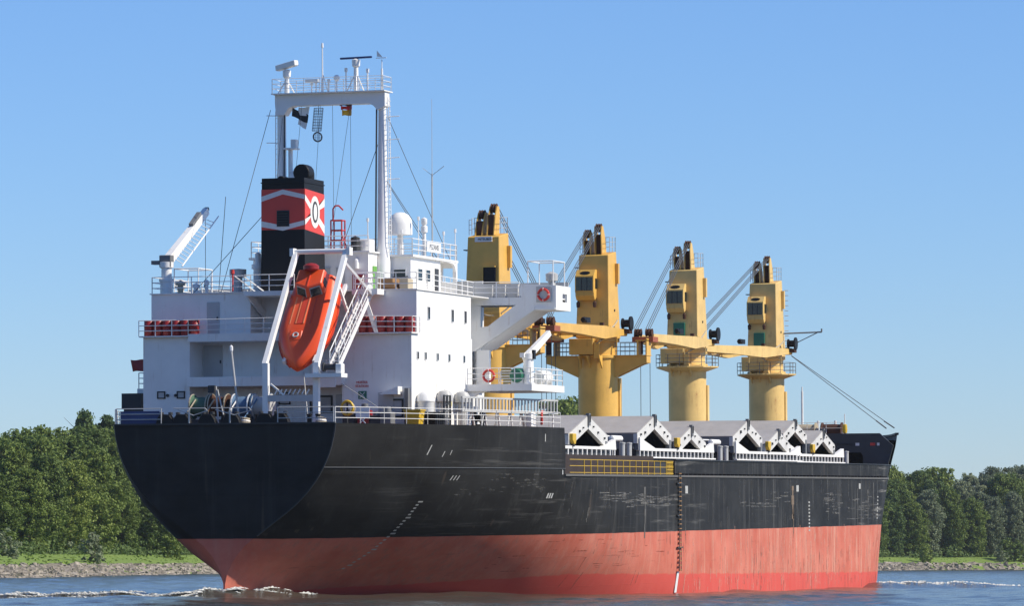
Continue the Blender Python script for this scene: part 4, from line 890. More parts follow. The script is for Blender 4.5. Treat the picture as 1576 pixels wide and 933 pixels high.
# left radar: thick scanner on a braced post
def radar(v, zb, zt, ln, th, ang, mat, tilt=0):
    r = MB().lathe((MX, v, 33.02), [(.17,0),(.15,zt-33.6),(.26,zt-33.5),(.28,zt-33.1),(.12,zt-33.02)], 12)
    for a in (0.6, 2.7, 4.7): r.tube((MX+.75*math.cos(a), v+.65*math.sin(a), 33.02), (MX, v, 33.02+(zt-33)*.6), .045)
    r = r.build('radar_post', WHITE2, mast, True)
    d = V3((math.cos(ang), math.sin(ang), tilt)).normalized(); c = V3((MX, v, zt+th/2+tilt*.5))
    MB().beam(c-d*ln/2, c+d*ln/2, th*1.1, th).build('radar_scanner', mat, r, bevel=.03)
radar(-2.95, 33, 34.65, 1.75, .36, 1.95, WHITE2, .16); radar(1.9, 33, 35.2, 2.4, .13, 1.75, BLUE)
b = MB().lathe((MX, -.45, 33.02), [(.10,0),(.08,1.0),(.05,1.1),(.04,3.0),(.09,3.0),(.07,3.3)], 8); b.tube((MX, -.05, 33.0), (MX, -.42, 34.3), .03).build('antenna_mast', WHITE2, mast)
b = MB().lathe((MX, .55, 33.02), [(.06,0),(.05,.75)], 8).ball((MX, .55, 33.98), .22, 12); b.build('small_radome', WHITE2, mast, True)
b = MB().lathe((MX, 3.7, 33.0), [(.1,0),(.07,1.5),(.03,1.5),(.03,2.1)], 8); b.add([(MX,3.75,35.25),(MX,3.35,35.7),(MX,3.35,35.3)], [(0,1,2)]); b.beam((MX,3.3,35.2),(MX,4.0,35.2),.05,.05).build('wind_vane', WHITE2, mast)
for v, h in ((1.2, 1.6), (2.7, 1.5), (-.9, .9), (.0, .9), (-1.2, .8)): MB().lathe((MX, v, 33.02), [(.05,0),(.05,h-.25),(.11,h-.25),(.11,h)], 8).build('mast_light', WHITE2, mast)
MB().box(MX-.2, MX+.2, -1.6, -.7, 33.75, 33.95).build('mast_light_board', WHITE2, mast)
# ladder, cables, rungs and little brackets on the legs
b = MB()
for x in (-.2, .2): b.tube((MX+x, 4.25, 22.2), (MX+x, 4.15, 32.6), .03)
for k in range(30): b.tube((MX-.2, 4.22, 22.5+.34*k), (MX+.2, 4.22, 22.5+.34*k), .02)
b.build('mast_ladder', WHITE2, mast)
b = MB()
for x in (-.2, .2): b.tube((MX+x, -3.68, 24.0), (MX+x, -3.66, 31.9), .035)
for k in range(22): b.tube((MX-.2, -3.67, 24.3+.34*k), (MX+.2, -3.67, 24.3+.34*k), .02)
b.build('mast_ladder', WHITE2, mast)
MB().path([(MX-.35, 3.35, 22.3), (MX-.33, 3.4, 28), (MX-.33, 3.45, 32.1)], .06).build('cable_run', DARK, mast); MB().path([(MX-.32, -3.05, 24.5), (MX-.30, -3.0, 31.7)], .05).build('cable_run', DARK, mast)
for v, z in ((4.3,31.3),(4.3,29.8),(4.3,28.6),(4.3,27.2),(-3.85,31.6),(-3.85,29.8)): MB().tube((MX, v*.87, z), (MX, v*1.14, z+.04), .028).build('mast_bracket', WHITE2, mast)
b = MB()
for v in (-3.0,): b.box(MX-.4, MX+.4, -3.1, -2.2, 29.35, 29.45).box(MX-.25, MX+.25, -2.6, -2.25, 29.45, 30.0).lathe((MX, -2.7, 25.6), [(.16,0),(.16,3.8)], 8)
b.build('mast_bracket', WHITE2, mast); MB().box(MX-.5, MX+.5, -3.1, -1.7, 26.5, 26.6).build('radome_shelf', WHITE2, mast)
MB().ball((MX, -2.15, 27.3), .74, 14).build('radome', WHITE2, mast, True)
# halyards and stays
b = MB()
for p, q in (((MX,-1.9,32.2),(17,-2.2,22.2)), ((MX,-.6,32.2),(17,-.6,22.2)), ((MX,.25,32.2),(17,1.0,22.2)), ((MX,1.5,32.2),(17,2.2,22.2)), ((MX,-3.2,32.2),(17,-3.1,26)), ((MX,1.5,32.2),(17,.6,22.2))): b.tube(p, q, .014, 4)
b.build('halyard', WIRE, mast)
b = MB()
for p, q in (((MX,4.1,31.3),(27.5,5.5,22.1)), ((MX,3.9,27.3),(25,5.5,22.1)), ((MX,3.9,27.2),(24,5.6,22.1)), ((MX,-4.1,32),(11,-4.6,19.4)), ((14.2,FC-1.4,26.0),(10.4,-6.2,19.6)), ((11,-4.2,25.8),(11,-4.7,19.6)), ((MX,3.4,29.5),(17,1.4,22.3))): b.tube(p, q, .022, 4)
b.build('stay', WIRE, mast)
mast.location.z -= .28
# whip aerials, satellite dome, horn mast and the red standpipe frame on the compass deck
b = MB().lathe((24.0, 5.35, 19.4), [(.05,0),(.05,8.2),(.02,8.2),(.012,13.2)], 6).tube((24,5.35,27.5),(24,6.2,28.1),.02).tube((24,5.35,27.5),(24,4.7,28.0),.018).build('whip_aerial', GREYW, wh)
b = MB(); b.lathe((20.6, 4.3, 22.0), [(.2,0),(.2,1.35),(.80,1.38),(.80,2.05),(.74,2.4),(.55,2.68),(.28,2.84),(.01,2.88)], 20); b.build('satellite_dome', WHITE2, wh, True)
MB().lathe((22.8, 5.2, 22.0), [(.14,0),(.12,1.6),(.22,1.65),(.22,2.05),(.12,2.1),(.2,2.2),(.2,2.55),(.01,2.65)], 10).build('magnetic_compass', WHITE2, wh, True)
for X, v, h in ((19.3, 2.5, 2.2), (25.6, 5.6, 1.6), (28.0, 5.6, 1.9), (20.5, 5.6, 2.3), (19.2, 4.9, 1.4)): MB().lathe((X, v, 22.0), [(.045,0),(.03,h),(.08,h),(.08,h+.25)], 6).build('aerial', WHITE2, wh)
b = MB()
for v in (.85, 1.6):
    for x in (16.8, 17.4): b.tube((x, v, 22.15), (x, v, 24.2), .055)
for z in (22.9, 23.55, 24.2):
    b.path([(16.8,.85,z),(16.8,1.6,z),(17.4,1.6,z),(17.4,.85,z),(16.8,.85,z)], .05)
b.path([(16.8,1.0,24.2),(16.8,1.0,24.95),(16.8,1.15,25.15),(16.8,1.4,25.15),(16.8,1.7,24.85)], .055); b.tube((16.8,1.6,23.3),(16.6,2.1,22.2),.04)
b.build('red_standpipe_frame', SIGRED, cs)
MB().lathe((16.9, 2.5, 22.15), [(.3,0),(.3,.9),(.01,1.0)], 10).build('dark_casing_pipe', DARK, cs); MB().lathe((17.6, 3.0, 22.15), [(.55,0),(.55,.75),(.4,.8),(.01,.8)], 14).build('casing_vent', WHITE2, cs, True)
# ventilators port side of the funnel
MB().lathe((12.6, -4.0, T3), [(.3,0),(.3,1.1),(.55,1.15),(.55,1.65),(.01,1.7)], 14).build('ventilator_head', GREYW, house, True)
MB().lathe((13.6, -3.0, T3), [(.3,0),(.3,1.7),(.42,1.7),(.42,2.0),(.2,2.0),(.2,2.7),(.01,2.8)], 12).build('ventilator_head', WHITE2, house, True)
b = MB()
for v0 in (-2.9, -2.3): b.beam((9.2, v0, 20.3), (10.2, v0+1.2, 19.2), .1, .06)
b.build('inclined_ladder', WHITE2, house)
MB().lathe((9.15, -3.0, 19.3), [(.05,0),(.05,1.1),(.13,1.15),(.1,1.4)], 8).build('fire_monitor', SIGRED, house)
# ------------------------------------------------------------------ deck cranes
def catenary(p, q, sag, n=9):
    p, q = V3(p), V3(q); return [p.lerp(q, k/n)-V3((0,0,sag*4*(k/n)*(1-k/n))) for k in range(n+1)]
def deck_crane(X, label, paint_, slew, wide, door, cab, sign, fwd, tipv):
    C0 = (X, -.15, MD); t = thing('deck_crane', label, 'crane', C0, 'yellow deck cranes'); cv = -.15; D_ = 1 if fwd else -1
    col = MB().lathe((X, cv, 0), [(1.58,MD),(1.58,16.9),(1.72,16.95),(1.72,17.15),(1.5,17.2),(1.5,18.2),(1.68,18.25),(1.68,18.5)], 36).build('pedestal', paint_, t, True)
    MB().box(X+.2, X+.75, cv+1.45, cv+1.68, MD, 15.4).build('cable_trunk', paint_, col)
    b = MB()
    for dv in (-.16, .16): b.tube((X-1.62, cv+dv-.3, 10), (X-1.62, cv+dv-.3, 15.5), .03)
    for k in range(14): b.tube((X-1.62, cv-.46, 10.3+.38*k), (X-1.62, cv-.14, 10.3+.38*k), .02)
    # platform round the column: deep wedge wings that also carry a neighbour's jib, or a small gallery
    if wide:
        for s in (1, -1):
            MB().prism([(cv+s*1.3,17.1),(cv+s*4.1,17.1),(cv+s*4.1,16.55),(cv+s*3.6,16.4),(cv+s*1.5,15.45),(cv+s*1.3,15.45)], 0, X-.55, X-.35).build('platform_wing', paint_, t)
            MB().prism([(cv+s*1.3,17.1),(cv+s*4.1,17.1),(cv+s*4.1,16.55),(cv+s*3.6,16.4),(cv+s*1.5,15.45),(cv+s*1.3,15.45)], 0, X+.35, X+.55).build('platform_wing', paint_, t)
            MB().prism([(cv+s*4.1,16.55),(cv+s*4.1,17.1),(cv+s*4.0,17.1),(cv+s*4.0,16.5)], 0, X-.35, X+.35).build('platform_wing', paint_, t)
            MB().box(X-.75, X+.75, *sorted((cv+s*1.2, cv+s*4.15)), 17.102, 17.16).build('platform_deck', paint_, t)
            b2 = MB().box(X-.6, X+.6, *sorted((cv+s*3.3, cv+s*3.45)), 17.16, 18.25).box(X-.6, X+.6, *sorted((cv+s*4.02, cv+s*4.12)), 17.16, 18.45).box(X-.6, X+.6, *sorted((cv+s*3.2, cv+s*4.12)), 18.25, 18.33)
            b2.build('jib_rest', paint_, t)
            b2 = MB(); b2.rail([(X-.7, cv+s*1.6, 17.16), (X-.7, cv+s*3.2, 17.16)], 1.0, 3, .8, .022); b2.build('platform_railing', GREYD, t); b2 = MB(); b2.rail([(X+.7, cv+s*1.6, 17.16), (X+.7, cv+s*3.9, 17.16)], 1.0, 3, .9, .022); b2.build('platform_railing', GREYD, t)
    else:
        MB().lathe((X, cv, 0), [(1.6,16.5),(2.7,16.86),(2.7,16.96),(1.6,16.98)], 8).build('gallery', paint_, t)
        b2 = MB(); r_ = 2.62; pts = [(X+r_*math.cos(a), cv+r_*math.sin(a), 16.96) for a in [k*math.pi/4+math.pi/8 for k in range(9)]]
        b2.rail(pts, 1.0, 3, 1.1, .022); b2.build('gallery_railing', GREYD, t)
    # knees under the slewing ring
    for dv in (-.9, -.2, .75): MB().prism([(X-1.5,17.1),(X-2.3,17.1),(X-2.3,16.95),(X-1.5,16.1)], 1, cv+dv-.05, cv+dv+.05).build('knee', paint_, col)
    MB().box(X-2.1, X-1.0, cv-1.75, cv+.25, 17.2, 18.45).build('slewing_motor_housing', paint_, t, bevel=.03)
    MB().box(X-2.15, X-1.95, cv+.3, cv+.72, 16.9, 18.15).build('junction_box', paint_, t)
    # house
    zb, zt = 18.5, 25.35; a0, b0, a1, b1 = 1.36, 1.55, 1.2, 1.02
    h = MB().hexa([(X-b0,cv-a0,zb),(X+b0,cv-a0,zb),(X+b0,cv+a0,zb),(X-b0,cv+a0,zb)], [(X-b1-.1,cv-a1,zt-.35),(X+b1,cv-a1,zt),(X+b1,cv+a1,zt),(X-b1-.1,cv+a1,zt-.35)])
    house_ = h.build('crane_house', paint_, t, bevel=.05)
    def face(z): f_ = (z-zb)/(zt-zb); return X+D_*(b0+(b1-b0)*f_)            # jib-side face of the house at height z
    b2 = MB()
    for s in (1, -1): b2.tube((X-s*.0+.9, cv+1.42, 22.5+s*.0), (X+.9, cv+1.42, 23.6), .02)
    MB().box(X+.55, X+.95, cv+1.22, cv+1.5, 22.8, 24.4).build('cable_box', paint_, house_)
    MB().lathe((X+.1, cv+1.24, 20.7), [(.1,0),(.1,.12)], 8, 'v').build('vent', DARK, house_); 
    # top sheave frames
    for dv, zz in ((-.62, 26.95), (.28, 27.4)):
        for k in (-.26, .26):
            MB().prism([(X+D_*(-.5),zt-.4),(X+D_*.75,zt-.5),(X+D_*.95,zz-.7),(X+D_*.8,zz-.1),(X+D_*.4,zz-.1),(X+D_*-.1,zz-.9)], 1, cv+dv+k-.04, cv+dv+k+.04).build('sheave_cheek', paint_, t)
        MB().lathe((X+D_*.55, cv+dv, zz-.25), [(.06,-.2),(.36,-.2),(.3,-.1),(.36,0),(.3,.1),(.36,.2),(.06,.2)], 16, 'v').build('sheave', RUST, t)
        MB().box(*sorted((X+D_*-.2, X+D_*.5)), cv+dv-.22, cv+dv+.22, zt-.3, zz-.75).build('sheave_block', RUST, t)
    b2 = MB(); b2.rail([(X-.95, cv-1.15, zt-.2), (X-.95, cv-.95, zt-.2)], 1.1, 3, 1, .02); b2.rail([(X-.3, cv-1.15, zt-.1), (X+.95, cv-1.15, zt), (X+.95, cv+1.15, zt), (X-.6, cv+1.15, zt-.1)], 1.15, 3, .8, .02); b2.build('top_railing', GREYW, t)
    MB().box(X-.5, X+.2, cv-1.75, cv-1.2, 24.05, 24.12).build('cable_guide', DARK, t)
    # cab on the jib side
    if cab:
        cv0, cv1 = cv-1.2, cv+.3; zc0, zc1 = 21.45, 23.85; xf = X-2.15
        c = MB().prism([(X-1.0,zc0+.45),(xf+.35,zc0),(xf+.05,zc0+.35),(xf,zc1-.55),(xf+.45,zc1),(X-1.0,zc1)], 1, cv0, cv1).build('operator_cab', paint_, t)
        MB().box(xf-.03, xf+.0, cv0+.08, cv1-.08, zc0+.75, zc1-.62).build('cab_window', GLASS, c)
        for k in (.33, .66): v_ = cv0+.08+(cv1-cv0-.16)*k; MB().box(xf-.06, xf-.03, v_-.025, v_+.025, zc0+.75, zc1-.62).build('window_bar', DARK, c)
        MB().box(xf-.06, xf+.03, cv0+.0, cv0+.08, zc0+.6, zc1-.5).box(xf-.06, xf+.03, cv1-.08, cv1, zc0+.6, zc1-.5).box(xf-.06, xf+.03, cv0+.08, cv1-.08, zc1-.62, zc1-.52).build('window_frame', paint_, c)
        b3 = MB(); n = 12; cx_, cz_ = xf+.2, zc1-.26
        b3.add([(xf+.22+.16*math.sin(2*math.pi*k/n)*.0-.02+(.45/.55)*(.14*math.sin(2*math.pi*k/n)), (cv0+cv1)/2+.42*math.cos(2*math.pi*k/n), zc1-.27+.14*math.sin(2*math.pi*k/n)) for k in range(n)], [tuple(range(n))]); b3.build('cab_vent', BLACK, c)
        MB().box(X-1.75, X-1.2, cv1, cv1+.03, zc0+.9, zc1-.7).build('side_window', GLASS, c)
        for v_ in (cv0+.1, cv1-.05): MB().lathe((X-1.7, v_, zc0-.55), [(.05,.5),(.16,.35),(.13,0),(.02,-.02)], 8).build('floodlight', RUST, t)
    if door:
        MB().prism([(cv-.75,18.75),(cv+.25,18.75),(cv+.25,20.6),(cv-.75,20.6)], 0, X-1.62, X-1.4).build('door', GREEN, house_, bevel=.03)
    if sign:
        MB().box(X-1.26, X-1.16, cv-.62, cv+.68, 24.62, 25.0).build('maker_plate', SIGNW, house_)
        lettering('MITSUBISHI', .24, (0,1,0), (0,0,1), (X-1.27, cv+.22, 24.8), BLACK, house_)
        MB().box(X-1.52, X-1.3, cv+.1, cv+1.0, 21.55, 22.75).build('dark_opening', BLACK, house_)
        b2 = MB().box(X-1.6, X-1.4, cv+.02, cv+.1, 21.5, 22.85).box(X-1.6, X-1.4, cv+.1, cv+1.0, 22.75, 22.85); b2.build('opening_frame', paint_, house_)
    # railing on the jib foot gallery
    b2 = MB(); b2.rail([(X-1.75, cv-1.0, 18.5), (X-1.75, cv+1.4, 18.5)], .95, 3, .6, .02); b2.build('house_railing', paint_, t)
    # jib: two box girders from the sides of the house meeting at the tip, deeper in the middle
    L_ = 25.2 if not fwd else 26.0
    tip = V3((X+D_*L_, tipv, 18.55))
    jm = []
    for s in (1, -1):
        r0 = V3((X+D_*.2, cv+s*2.05, 18.95)); m0 = r0.lerp(tip+V3((0,s*.62,0)), .30)+V3((0,0,-.12)); m1 = r0.lerp(tip+V3((0,s*.62,0)), .62)+V3((0,0,-.05)); e = tip+V3((0,s*.62,.0))
        b2 = MB(); b2.beam(r0, m0, .42, .42, w2=.42, h2=1.0).beam(m0, m1, .42, 1.0, w2=.42, h2=.72).beam(m1, e, .42, .72, w2=.38, h2=.55)
        g = b2.build('jib_girder', paint_, t); jm.append((r0, m0, m1, e))
        MB().lathe((X+D_*.2, cv+s*1.62, 18.95), [(.3,0),(.3,s*.75),(.12,s*.8)], 12, 'v').build('jib_pivot', paint_, t)
    (ra, ma, na, ea), (rb, mb_, nb_, eb) = jm
    for p, q in ((ma.lerp(na, .4), mb_.lerp(nb_, .4)), (na, nb_)): MB().beam(p, q, .5, .55).build('jib_cross_beam', paint_, t)
    MB().beam(ma.lerp(na, .35), nb_.lerp(eb, .2), .25, .3).build('jib_brace', paint_, t); MB().beam(mb_.lerp(nb_, .35), na.lerp(ea, .2), .25, .3).build('jib_brace', paint_, t)
    MB().box(*sorted((tip[0]-D_*1.1, tip[0]+D_*.35)), tip[1]-.85, tip[1]+.85, tip[2]-.35, tip[2]+.05).build('jib_head', paint('rusty_red_head_paint', (.34,.10,.05), .6), t)
    for dv in (-.45, .45):
        MB().lathe((tip[0], tip[1]+dv, tip[2]+.38), [(.05,-.26),(.32,-.26),(.27,-.13),(.32,0),(.27,.13),(.32,.26),(.05,.26)], 14, 'v').build('head_sheave', RUST, t)
    MB().box(tip[0]-.15, tip[0]+.15, tip[1]-.5, tip[1]-.1, tip[2]-1.3, tip[2]-.36).build('hook_block', RUST, t)
    for dk in (4.2, 8.5): p = ra.lerp(ma, .3) if dk < 5 else ma.lerp(na, .5); MB().beam(p-V3((0,0,.35)), p-V3((0,0,1.05)), .08, .08).build('jib_stop', paint_, t)
    # floodlight on the jib, winch drum and motor at the starboard root, hose
    p = ma.lerp(na, .75); MB().box(p[0]-.5, p[0]+.5, p[1]-.2, p[1]+.2, p[2]+.55, p[2]+.95).lathe((p[0]-.5, p[1], p[2]+.75), [(.18,-.35),(.24,0)], 10, 'x').build('jib_floodlight', BLACK, t)
    MB().lathe((X-.1, cv+2.0, 19.65), [(.05,0),(.42,0),(.42,.1),(.3,.12),(.3,.62),(.56,.64),(.56,.78),(.05,.78)], 18, 'v').build('cable_reel', BLACK, t, True)
    MB().box(X-.5, X+.3, cv+2.0, cv+2.7, 18.85, 19.2).build('reel_foot', RUST, t)
    hz = ma.lerp(ra, .15) if not fwd else V3((X-1.9, cv+.2, 19))
    MB().path(catenary((X-1.0, cv+1.9, 19.9), (hz[0], hz[1]-.3, hz[2]+.5), .45), .06).path([hz+V3((0,-.32,.5)), hz+V3((0,-.32,-.6)), (X-2.05, cv+.5, 18.05)], .06).build('power_hose', ROPE, t)
    MB().beam(hz+V3((0,-.3,.75)), hz+V3((0,-.3,-.55)), .3, .3).build('hose_guide', RUST, t)
    # luffing and hoisting ropes
    b2 = MB(); top = V3((X+D_*.9, cv, 26.9))
    for k, dv in enumerate((-.7, -.55, -.4, .2, .35, .5)): b2.tube(top+V3((0, dv, .3 if dv > 0 else 0)), tip+V3((D_*.1, dv*1.1, .7)), .03, 4)
    b2.build('luffing_ropes', WIRE, t)
    b2 = MB()
    for dv in (-.38, .38): b2.tube(tip+V3((-D_*.4, dv, .2)), (tip[0]-D_*.4, tip[1]+dv, 10.2), .028, 4)
    b2.build('hoisting_ropes', WIRE, t)
    return t
deck_crane(52.5, 'aftmost crane, deeper yellow, with maker\'s plate and jib pointing forward', CRANE, 0, True, False, False, True, True, -3.5)
deck_crane(79.8, 'second crane from the deckhouse, on a column with broad wedge shaped wings', CRANE, 0, True, False, True, False, False, 3.45)
deck_crane(105.4, 'paler rust stained third crane from the deckhouse, with a green door', CRANEL, 0, False, True, True, False, False, 3.45)
c3 = deck_crane(131.3, 'pale crane nearest the bow, with green door and a side spar', CRANEL, 0, False, True, True, False, False, .1)
MB().path([(132.2, 1.2, 20.6), (132.6, 4.6, 20.7)], .07).tube((132.2,1.2,19.2),(132.6,4.2,20.65),.04).box(132.5,132.7,4.55,4.65,20.7,21.0).build('side_spar', GREYD, c3)
b = MB()
for k in range(12): b.tube((132.45, 1.25, 19.5+.45*k), (132.45, 1.6, 19.5+.45*k), .03)
b.build('ladder_rung', GREYW, c3)
b = MB(); b.tube((132.2, 1.9, 18.6), (142, 8.2, 12.2), .03).tube((132.4, 1.9, 18.6), (146, 8.0, 12.3), .03).tube((141, 7.5, 12.9), (142, 8.2, 12.2), .06).tube((144.6,7.4,12.9),(146,8.0,12.3),.06); b.build('forestay', WIRE, c3)
# ------------------------------------------------------------------ forecastle gear
b = MB(); b.lathe((139.5, 1.0, FD), [(.12,0),(.1,4.6),(.06,4.6),(.06,5.0)], 8); b.build('foremast', WHITE2, ship)
b = MB()
for v in (-2.2, .2, 2.6, 4.2): b.lathe((139.0, v, FD), [(.12,0),(.12,1.9)], 6)
b.rail([(134.2, -6, 11.65), (134.2, 6.3, 11.65)], 1.0, 2, 1.7, .02); b.build('forecastle_railing', WHITE2, ship)
for i, (v, mt, lb) in enumerate(((2.0, ROPE, 'rope covered mooring winch on the forecastle, left one'), (4.4, RUST, 'brown mooring winch on the forecastle, right one'))):
    t = thing('mooring_winch', lb, 'winch', (137, v, FD)); MB().box(136.2, 137.8, v-1.1, v+1.1, FD, FD+.3).build('bed', RUST, t)
    MB().lathe((137, v, FD+.95), [(.05,-.95),(.75,-.95),(.75,-.85),(.6,-.8),(.62,.1),(.58,.8),(.75,.85),(.75,.95),(.05,.95)], 18, 'v').build('rope_drum', mt, t, True)
    for s in (-.6, .6): MB().prism([(136.5,FD+.3),(137.5,FD+.3),(137.2,FD+1.2),(136.8,FD+1.2)], 1, v+s*1.7-.06, v+s*1.7+.06).build('bearing_stand', GREYW, t)
t = thing('orange_marker', 'small orange marker on the forecastle rail end', 'marker', (134.0, 6.3, 11.66)); MB().lathe((134.0, 6.3, 11.7), [(.02,-.05),(.2,0),(.24,.3),(.2,.75),(.02,.8)], 10).build('body', YELLOW, t, True); MB().tube((134,6.3,12.4),(134,6.3,13.4),.05).build('post', WHITE2, t)
# ------------------------------------------------------------------ free-fall lifeboat on its launching frame
TIL = math.radians(52); LBV = 3.15
def lb(a, s, u, base=V3((8.6, LBV, 19.6))):         # a: metres from stern toward the bow (down and aft), s: starboard, u: outward from the keel line
    return base+V3((-math.cos(TIL), 0, -math.sin(TIL)))*a+V3((0, s, 0))+V3((-math.sin(TIL), 0, math.cos(TIL)))*u
boat = thing('lifeboat', 'bright orange enclosed free fall lifeboat hanging bow down at the stern', 'lifeboat', (3.0, LBV, 14.0))
LBL = 6.95
def lb_w(t): return 1.70*min(1, (.82+.5*t))*(1 if t < .56 else max(0, 1-((t-.56)/.445)**2.0)**.72)
def lb_sec(t, n=28):
    """closed cross-section: V keel below, rounded canopy above"""
    wd = lb_w(t)+.02; up = (1.08 if t < .58 else 1.08*max(0, 1-((t-.58)/.43)**2.2)**.6); ex = .55+max(0, t-.62)/.38*.6; kl = 1.0*(1-.35*t) if t < .75 else (1.0*(1-.35*.75))*math.sqrt(max(0, 1-((t-.75)/.26)**2)); pts = []
    for k in range(n):
        a = 2*math.pi*k/n; c, s = math.cos(a), math.sin(a)
        x = wd*math.copysign(abs(c)**ex, c); y = up*abs(s)**(.75+max(0, t-.62)*1.2) if s >= 0 else -kl*abs(s)**1.0
        if s < 0: x *= (1-.15*abs(s))
        pts.append((x, y+.0))
    return pts
b = MB(); ts = [0,.02,.08,.2,.35,.5,.6,.68,.75,.81,.87,.92,.96,.985,1.0]; secs = [[lb(t*LBL, x, y) for x, y in lb_sec(t)] for t in ts]; n = 28
b.add([p for s in secs for p in s], [(i*n+k, i*n+(k+1) % n, (i+1)*n+(k+1) % n, (i+1)*n+k) for i in range(len(ts)-1) for k in range(n)]+[tuple(range(n)), tuple((len(ts)-1)*n+k for k in range(n))])
lbh = b.build('boat_hull', ORANGE, boat, True)
# rubbing strake
for s in (1, -1):
    b = MB(); pts = [lb(t*LBL, s*(lb_w(t)+.03), .02) for t in np.linspace(0, .97, 16)]
    for p, q in zip(pts, pts[1:]): b.beam(p, q, .12, .16, up=(-math.sin(TIL), 0, math.cos(TIL)))
    b.build('rubbing_strake', ORANGED, lbh)
# steering tower with forward windows
def tower(a0, a1, w0, w1, u0, u1): return [lb(a0, -w0, u0), lb(a1, -w0, u0), lb(a1, w0, u0), lb(a0, w0, u0)], [lb(a0+.15, -w1, u1), lb(a1-.55, -w1, u1), lb(a1-.55, w1, u1), lb(a0+.15, w1, u1)]
b = MB()
pb = [(0.05,-1.05),(1.75,-1.05),(2.25,0),(1.75,1.05),(.05,1.05)]; pt = [(.2,-.85),(1.35,-.88),(1.7,0),(1.35,.88),(.2,.85)]
v_ = [lb(a, s, .55) for a, s in pb]+[lb(a, s, 1.75) for a, s in pt]
b.add(v_, [(0,1,2,3,4), (5,6,7,8,9)]+[(i, (i+1) % 5, 5+(i+1) % 5, 5+i) for i in range(5)])
tw = b.build('steering_tower', ORANGE, boat, bevel=.06)
for i in (1, 2):
    A, B_, C_, D_2 = v_[i], v_[i+1], v_[5+i+1], v_[5+i]
    def q(fx, fz): return (A.lerp(B_, fx)).lerp(D_2.lerp(C_, fx), fz)
    nrm = (B_-A).cross(D_2-A).normalized(); cen = lb(1, 0, 1)
    if nrm.dot(q(.5, .5)-cen) < 0: nrm = -nrm
    for nm, m0, m1, z0, z1, mt, off in (('window_frame', .14, .86, .38, .90, GREYW, .012), ('window', .19, .81, .44, .84, GLASS, .03)):
        MB().hexa([q(m0,z0), q(m1,z0), q(m1,z1), q(m0,z1)], [p+nrm*off for p in (q(m0,z0), q(m1,z0), q(m1,z1), q(m0,z1))]).build(nm, mt, tw)
for s in (1,):
    A, B_, C_, D_2 = v_[3], v_[4], v_[9], v_[8]
    def q(fx, fz): return (A.lerp(B_, fx)).lerp(D_2.lerp(C_, fx), fz)
    MB().hexa([q(.2,.5), q(.55,.5), q(.55,.85), q(.2,.85)], [p+V3((0,.04,.01)) for p in (q(.2,.5), q(.55,.5), q(.55,.85), q(.2,.85))]).build('side_window', GLASS, tw)
MB().beam(lb(.25, 0, 1.77), lb(1.65, 0, 1.77), .06, .06).build('tower_seam', ORANGED, tw)
# canopy ribs, bow hatch with eye, stern cover
for s in (-.78, -.38, .12, .55): MB().beam(lb(1.9, s, 1.10-.10*abs(s)), lb(4.1, s*1.02, 1.10-.10*abs(s)), .07, .09, up=(-math.sin(TIL), 0, math.cos(TIL))).build('canopy_rib', paint('pale_orange_edge', (.72,.22,.10), .4) if s < .5 else ORANGED, lbh)
MB().beam(lb(2.0, -.13, 1.09), lb(4.1, -.13, 1.09), .34, .04, up=(-math.sin(TIL), 0, math.cos(TIL))).build('canopy_ladder', ORANGED, lbh)
MB().beam(lb(4.65, -.2, 1.03), lb(5.35, -.2, .90), .8, .16, up=(-math.sin(TIL), 0, math.cos(TIL))).build('bow_hatch', ORANGE, lbh, bevel=.04)
MB().torus(lb(5.0, -.2, 1.06), .17, .05, tuple(V3((-math.sin(TIL), 0, math.cos(TIL)))), 14, 6).build('release_eye', GREYW, lbh)
MB().lathe(tuple(lb(.2, 0, 1.9)), [(.1,-.3),(.5,-.1),(.5,.12),(.3,.25),(.01,.3)], 14).build('air_bottle_cover', RED, boat, True)
# launching frame: arms, head beam, ramp, legs (part of the ship)
df = MB()
for s, v in ((-1, 1.75), (1, 5.1)): df.beam((8.0, v, 21.6), (2.6, v+.05*s, 14.4), .28, .34)
frame = df.build('launching_frame', WHITE, ship)
MB().tube((8.0, 1.5, 21.68), (8.0, 5.35, 21.68), .16, 10).build('head_beam', WHITE2, frame); MB().box(7.7, 8.3, 5.2, 5.45, 21.4, 21.9).box(7.7, 8.3, 1.42, 1.67, 21.4, 21.9).build('head_block', WHITE2, frame)
for v in (2.3, 4.3): MB().beam((10.2, v, 19.6), (4.4, v, 14.55), .2, .28).build('ramp_rail', WHITE, frame)
b = MB()
for k in range(9):
    f_ = (k+.5)/9; p = V3((10.2, 2.3, 19.4)).lerp(V3((4.4, 2.3, 14.35)), f_); b.beam(p, p+V3((0, 2.0, 0)), .12, .12)
b.build('ramp_cross_bar', WHITE2, frame)
# stair and handrail down the starboard side of the ramp
b = MB(); b.beam((9.6, 5.7, 19.2), (3.4, 5.7, 14.2), .08, .3).beam((9.6, 6.3, 19.2), (3.4, 6.3, 14.2), .08, .3)
for k in range(18): p = V3((9.6, 5.74, 19.2)).lerp(V3((3.4, 5.74, 14.2)), (k+.5)/18); b.box(p[0]-.12, p[0]+.12, 5.74, 6.26, p[2]-.02, p[2]+.02)
b.build('ramp_stair', WHITE, frame)
b = MB()
for v in (5.7, 6.3):
    b.tube((9.6, v, 20.2), (3.4, v, 15.2), .035); b.tube((9.6, v, 19.7), (3.4, v, 14.7), .028)
    for k in range(7): p = V3((9.6, v, 19.2)).lerp(V3((3.4, v, 14.2)), k/6); b.tube(p, p+V3((0,0,1.0)), .035)
b.build('stair_handrail', WHITE2, frame)
MB().box(8.8, 10.3, 5.2, 6.9, 18.95, 19.3).build('stair_landing', WHITE, frame)
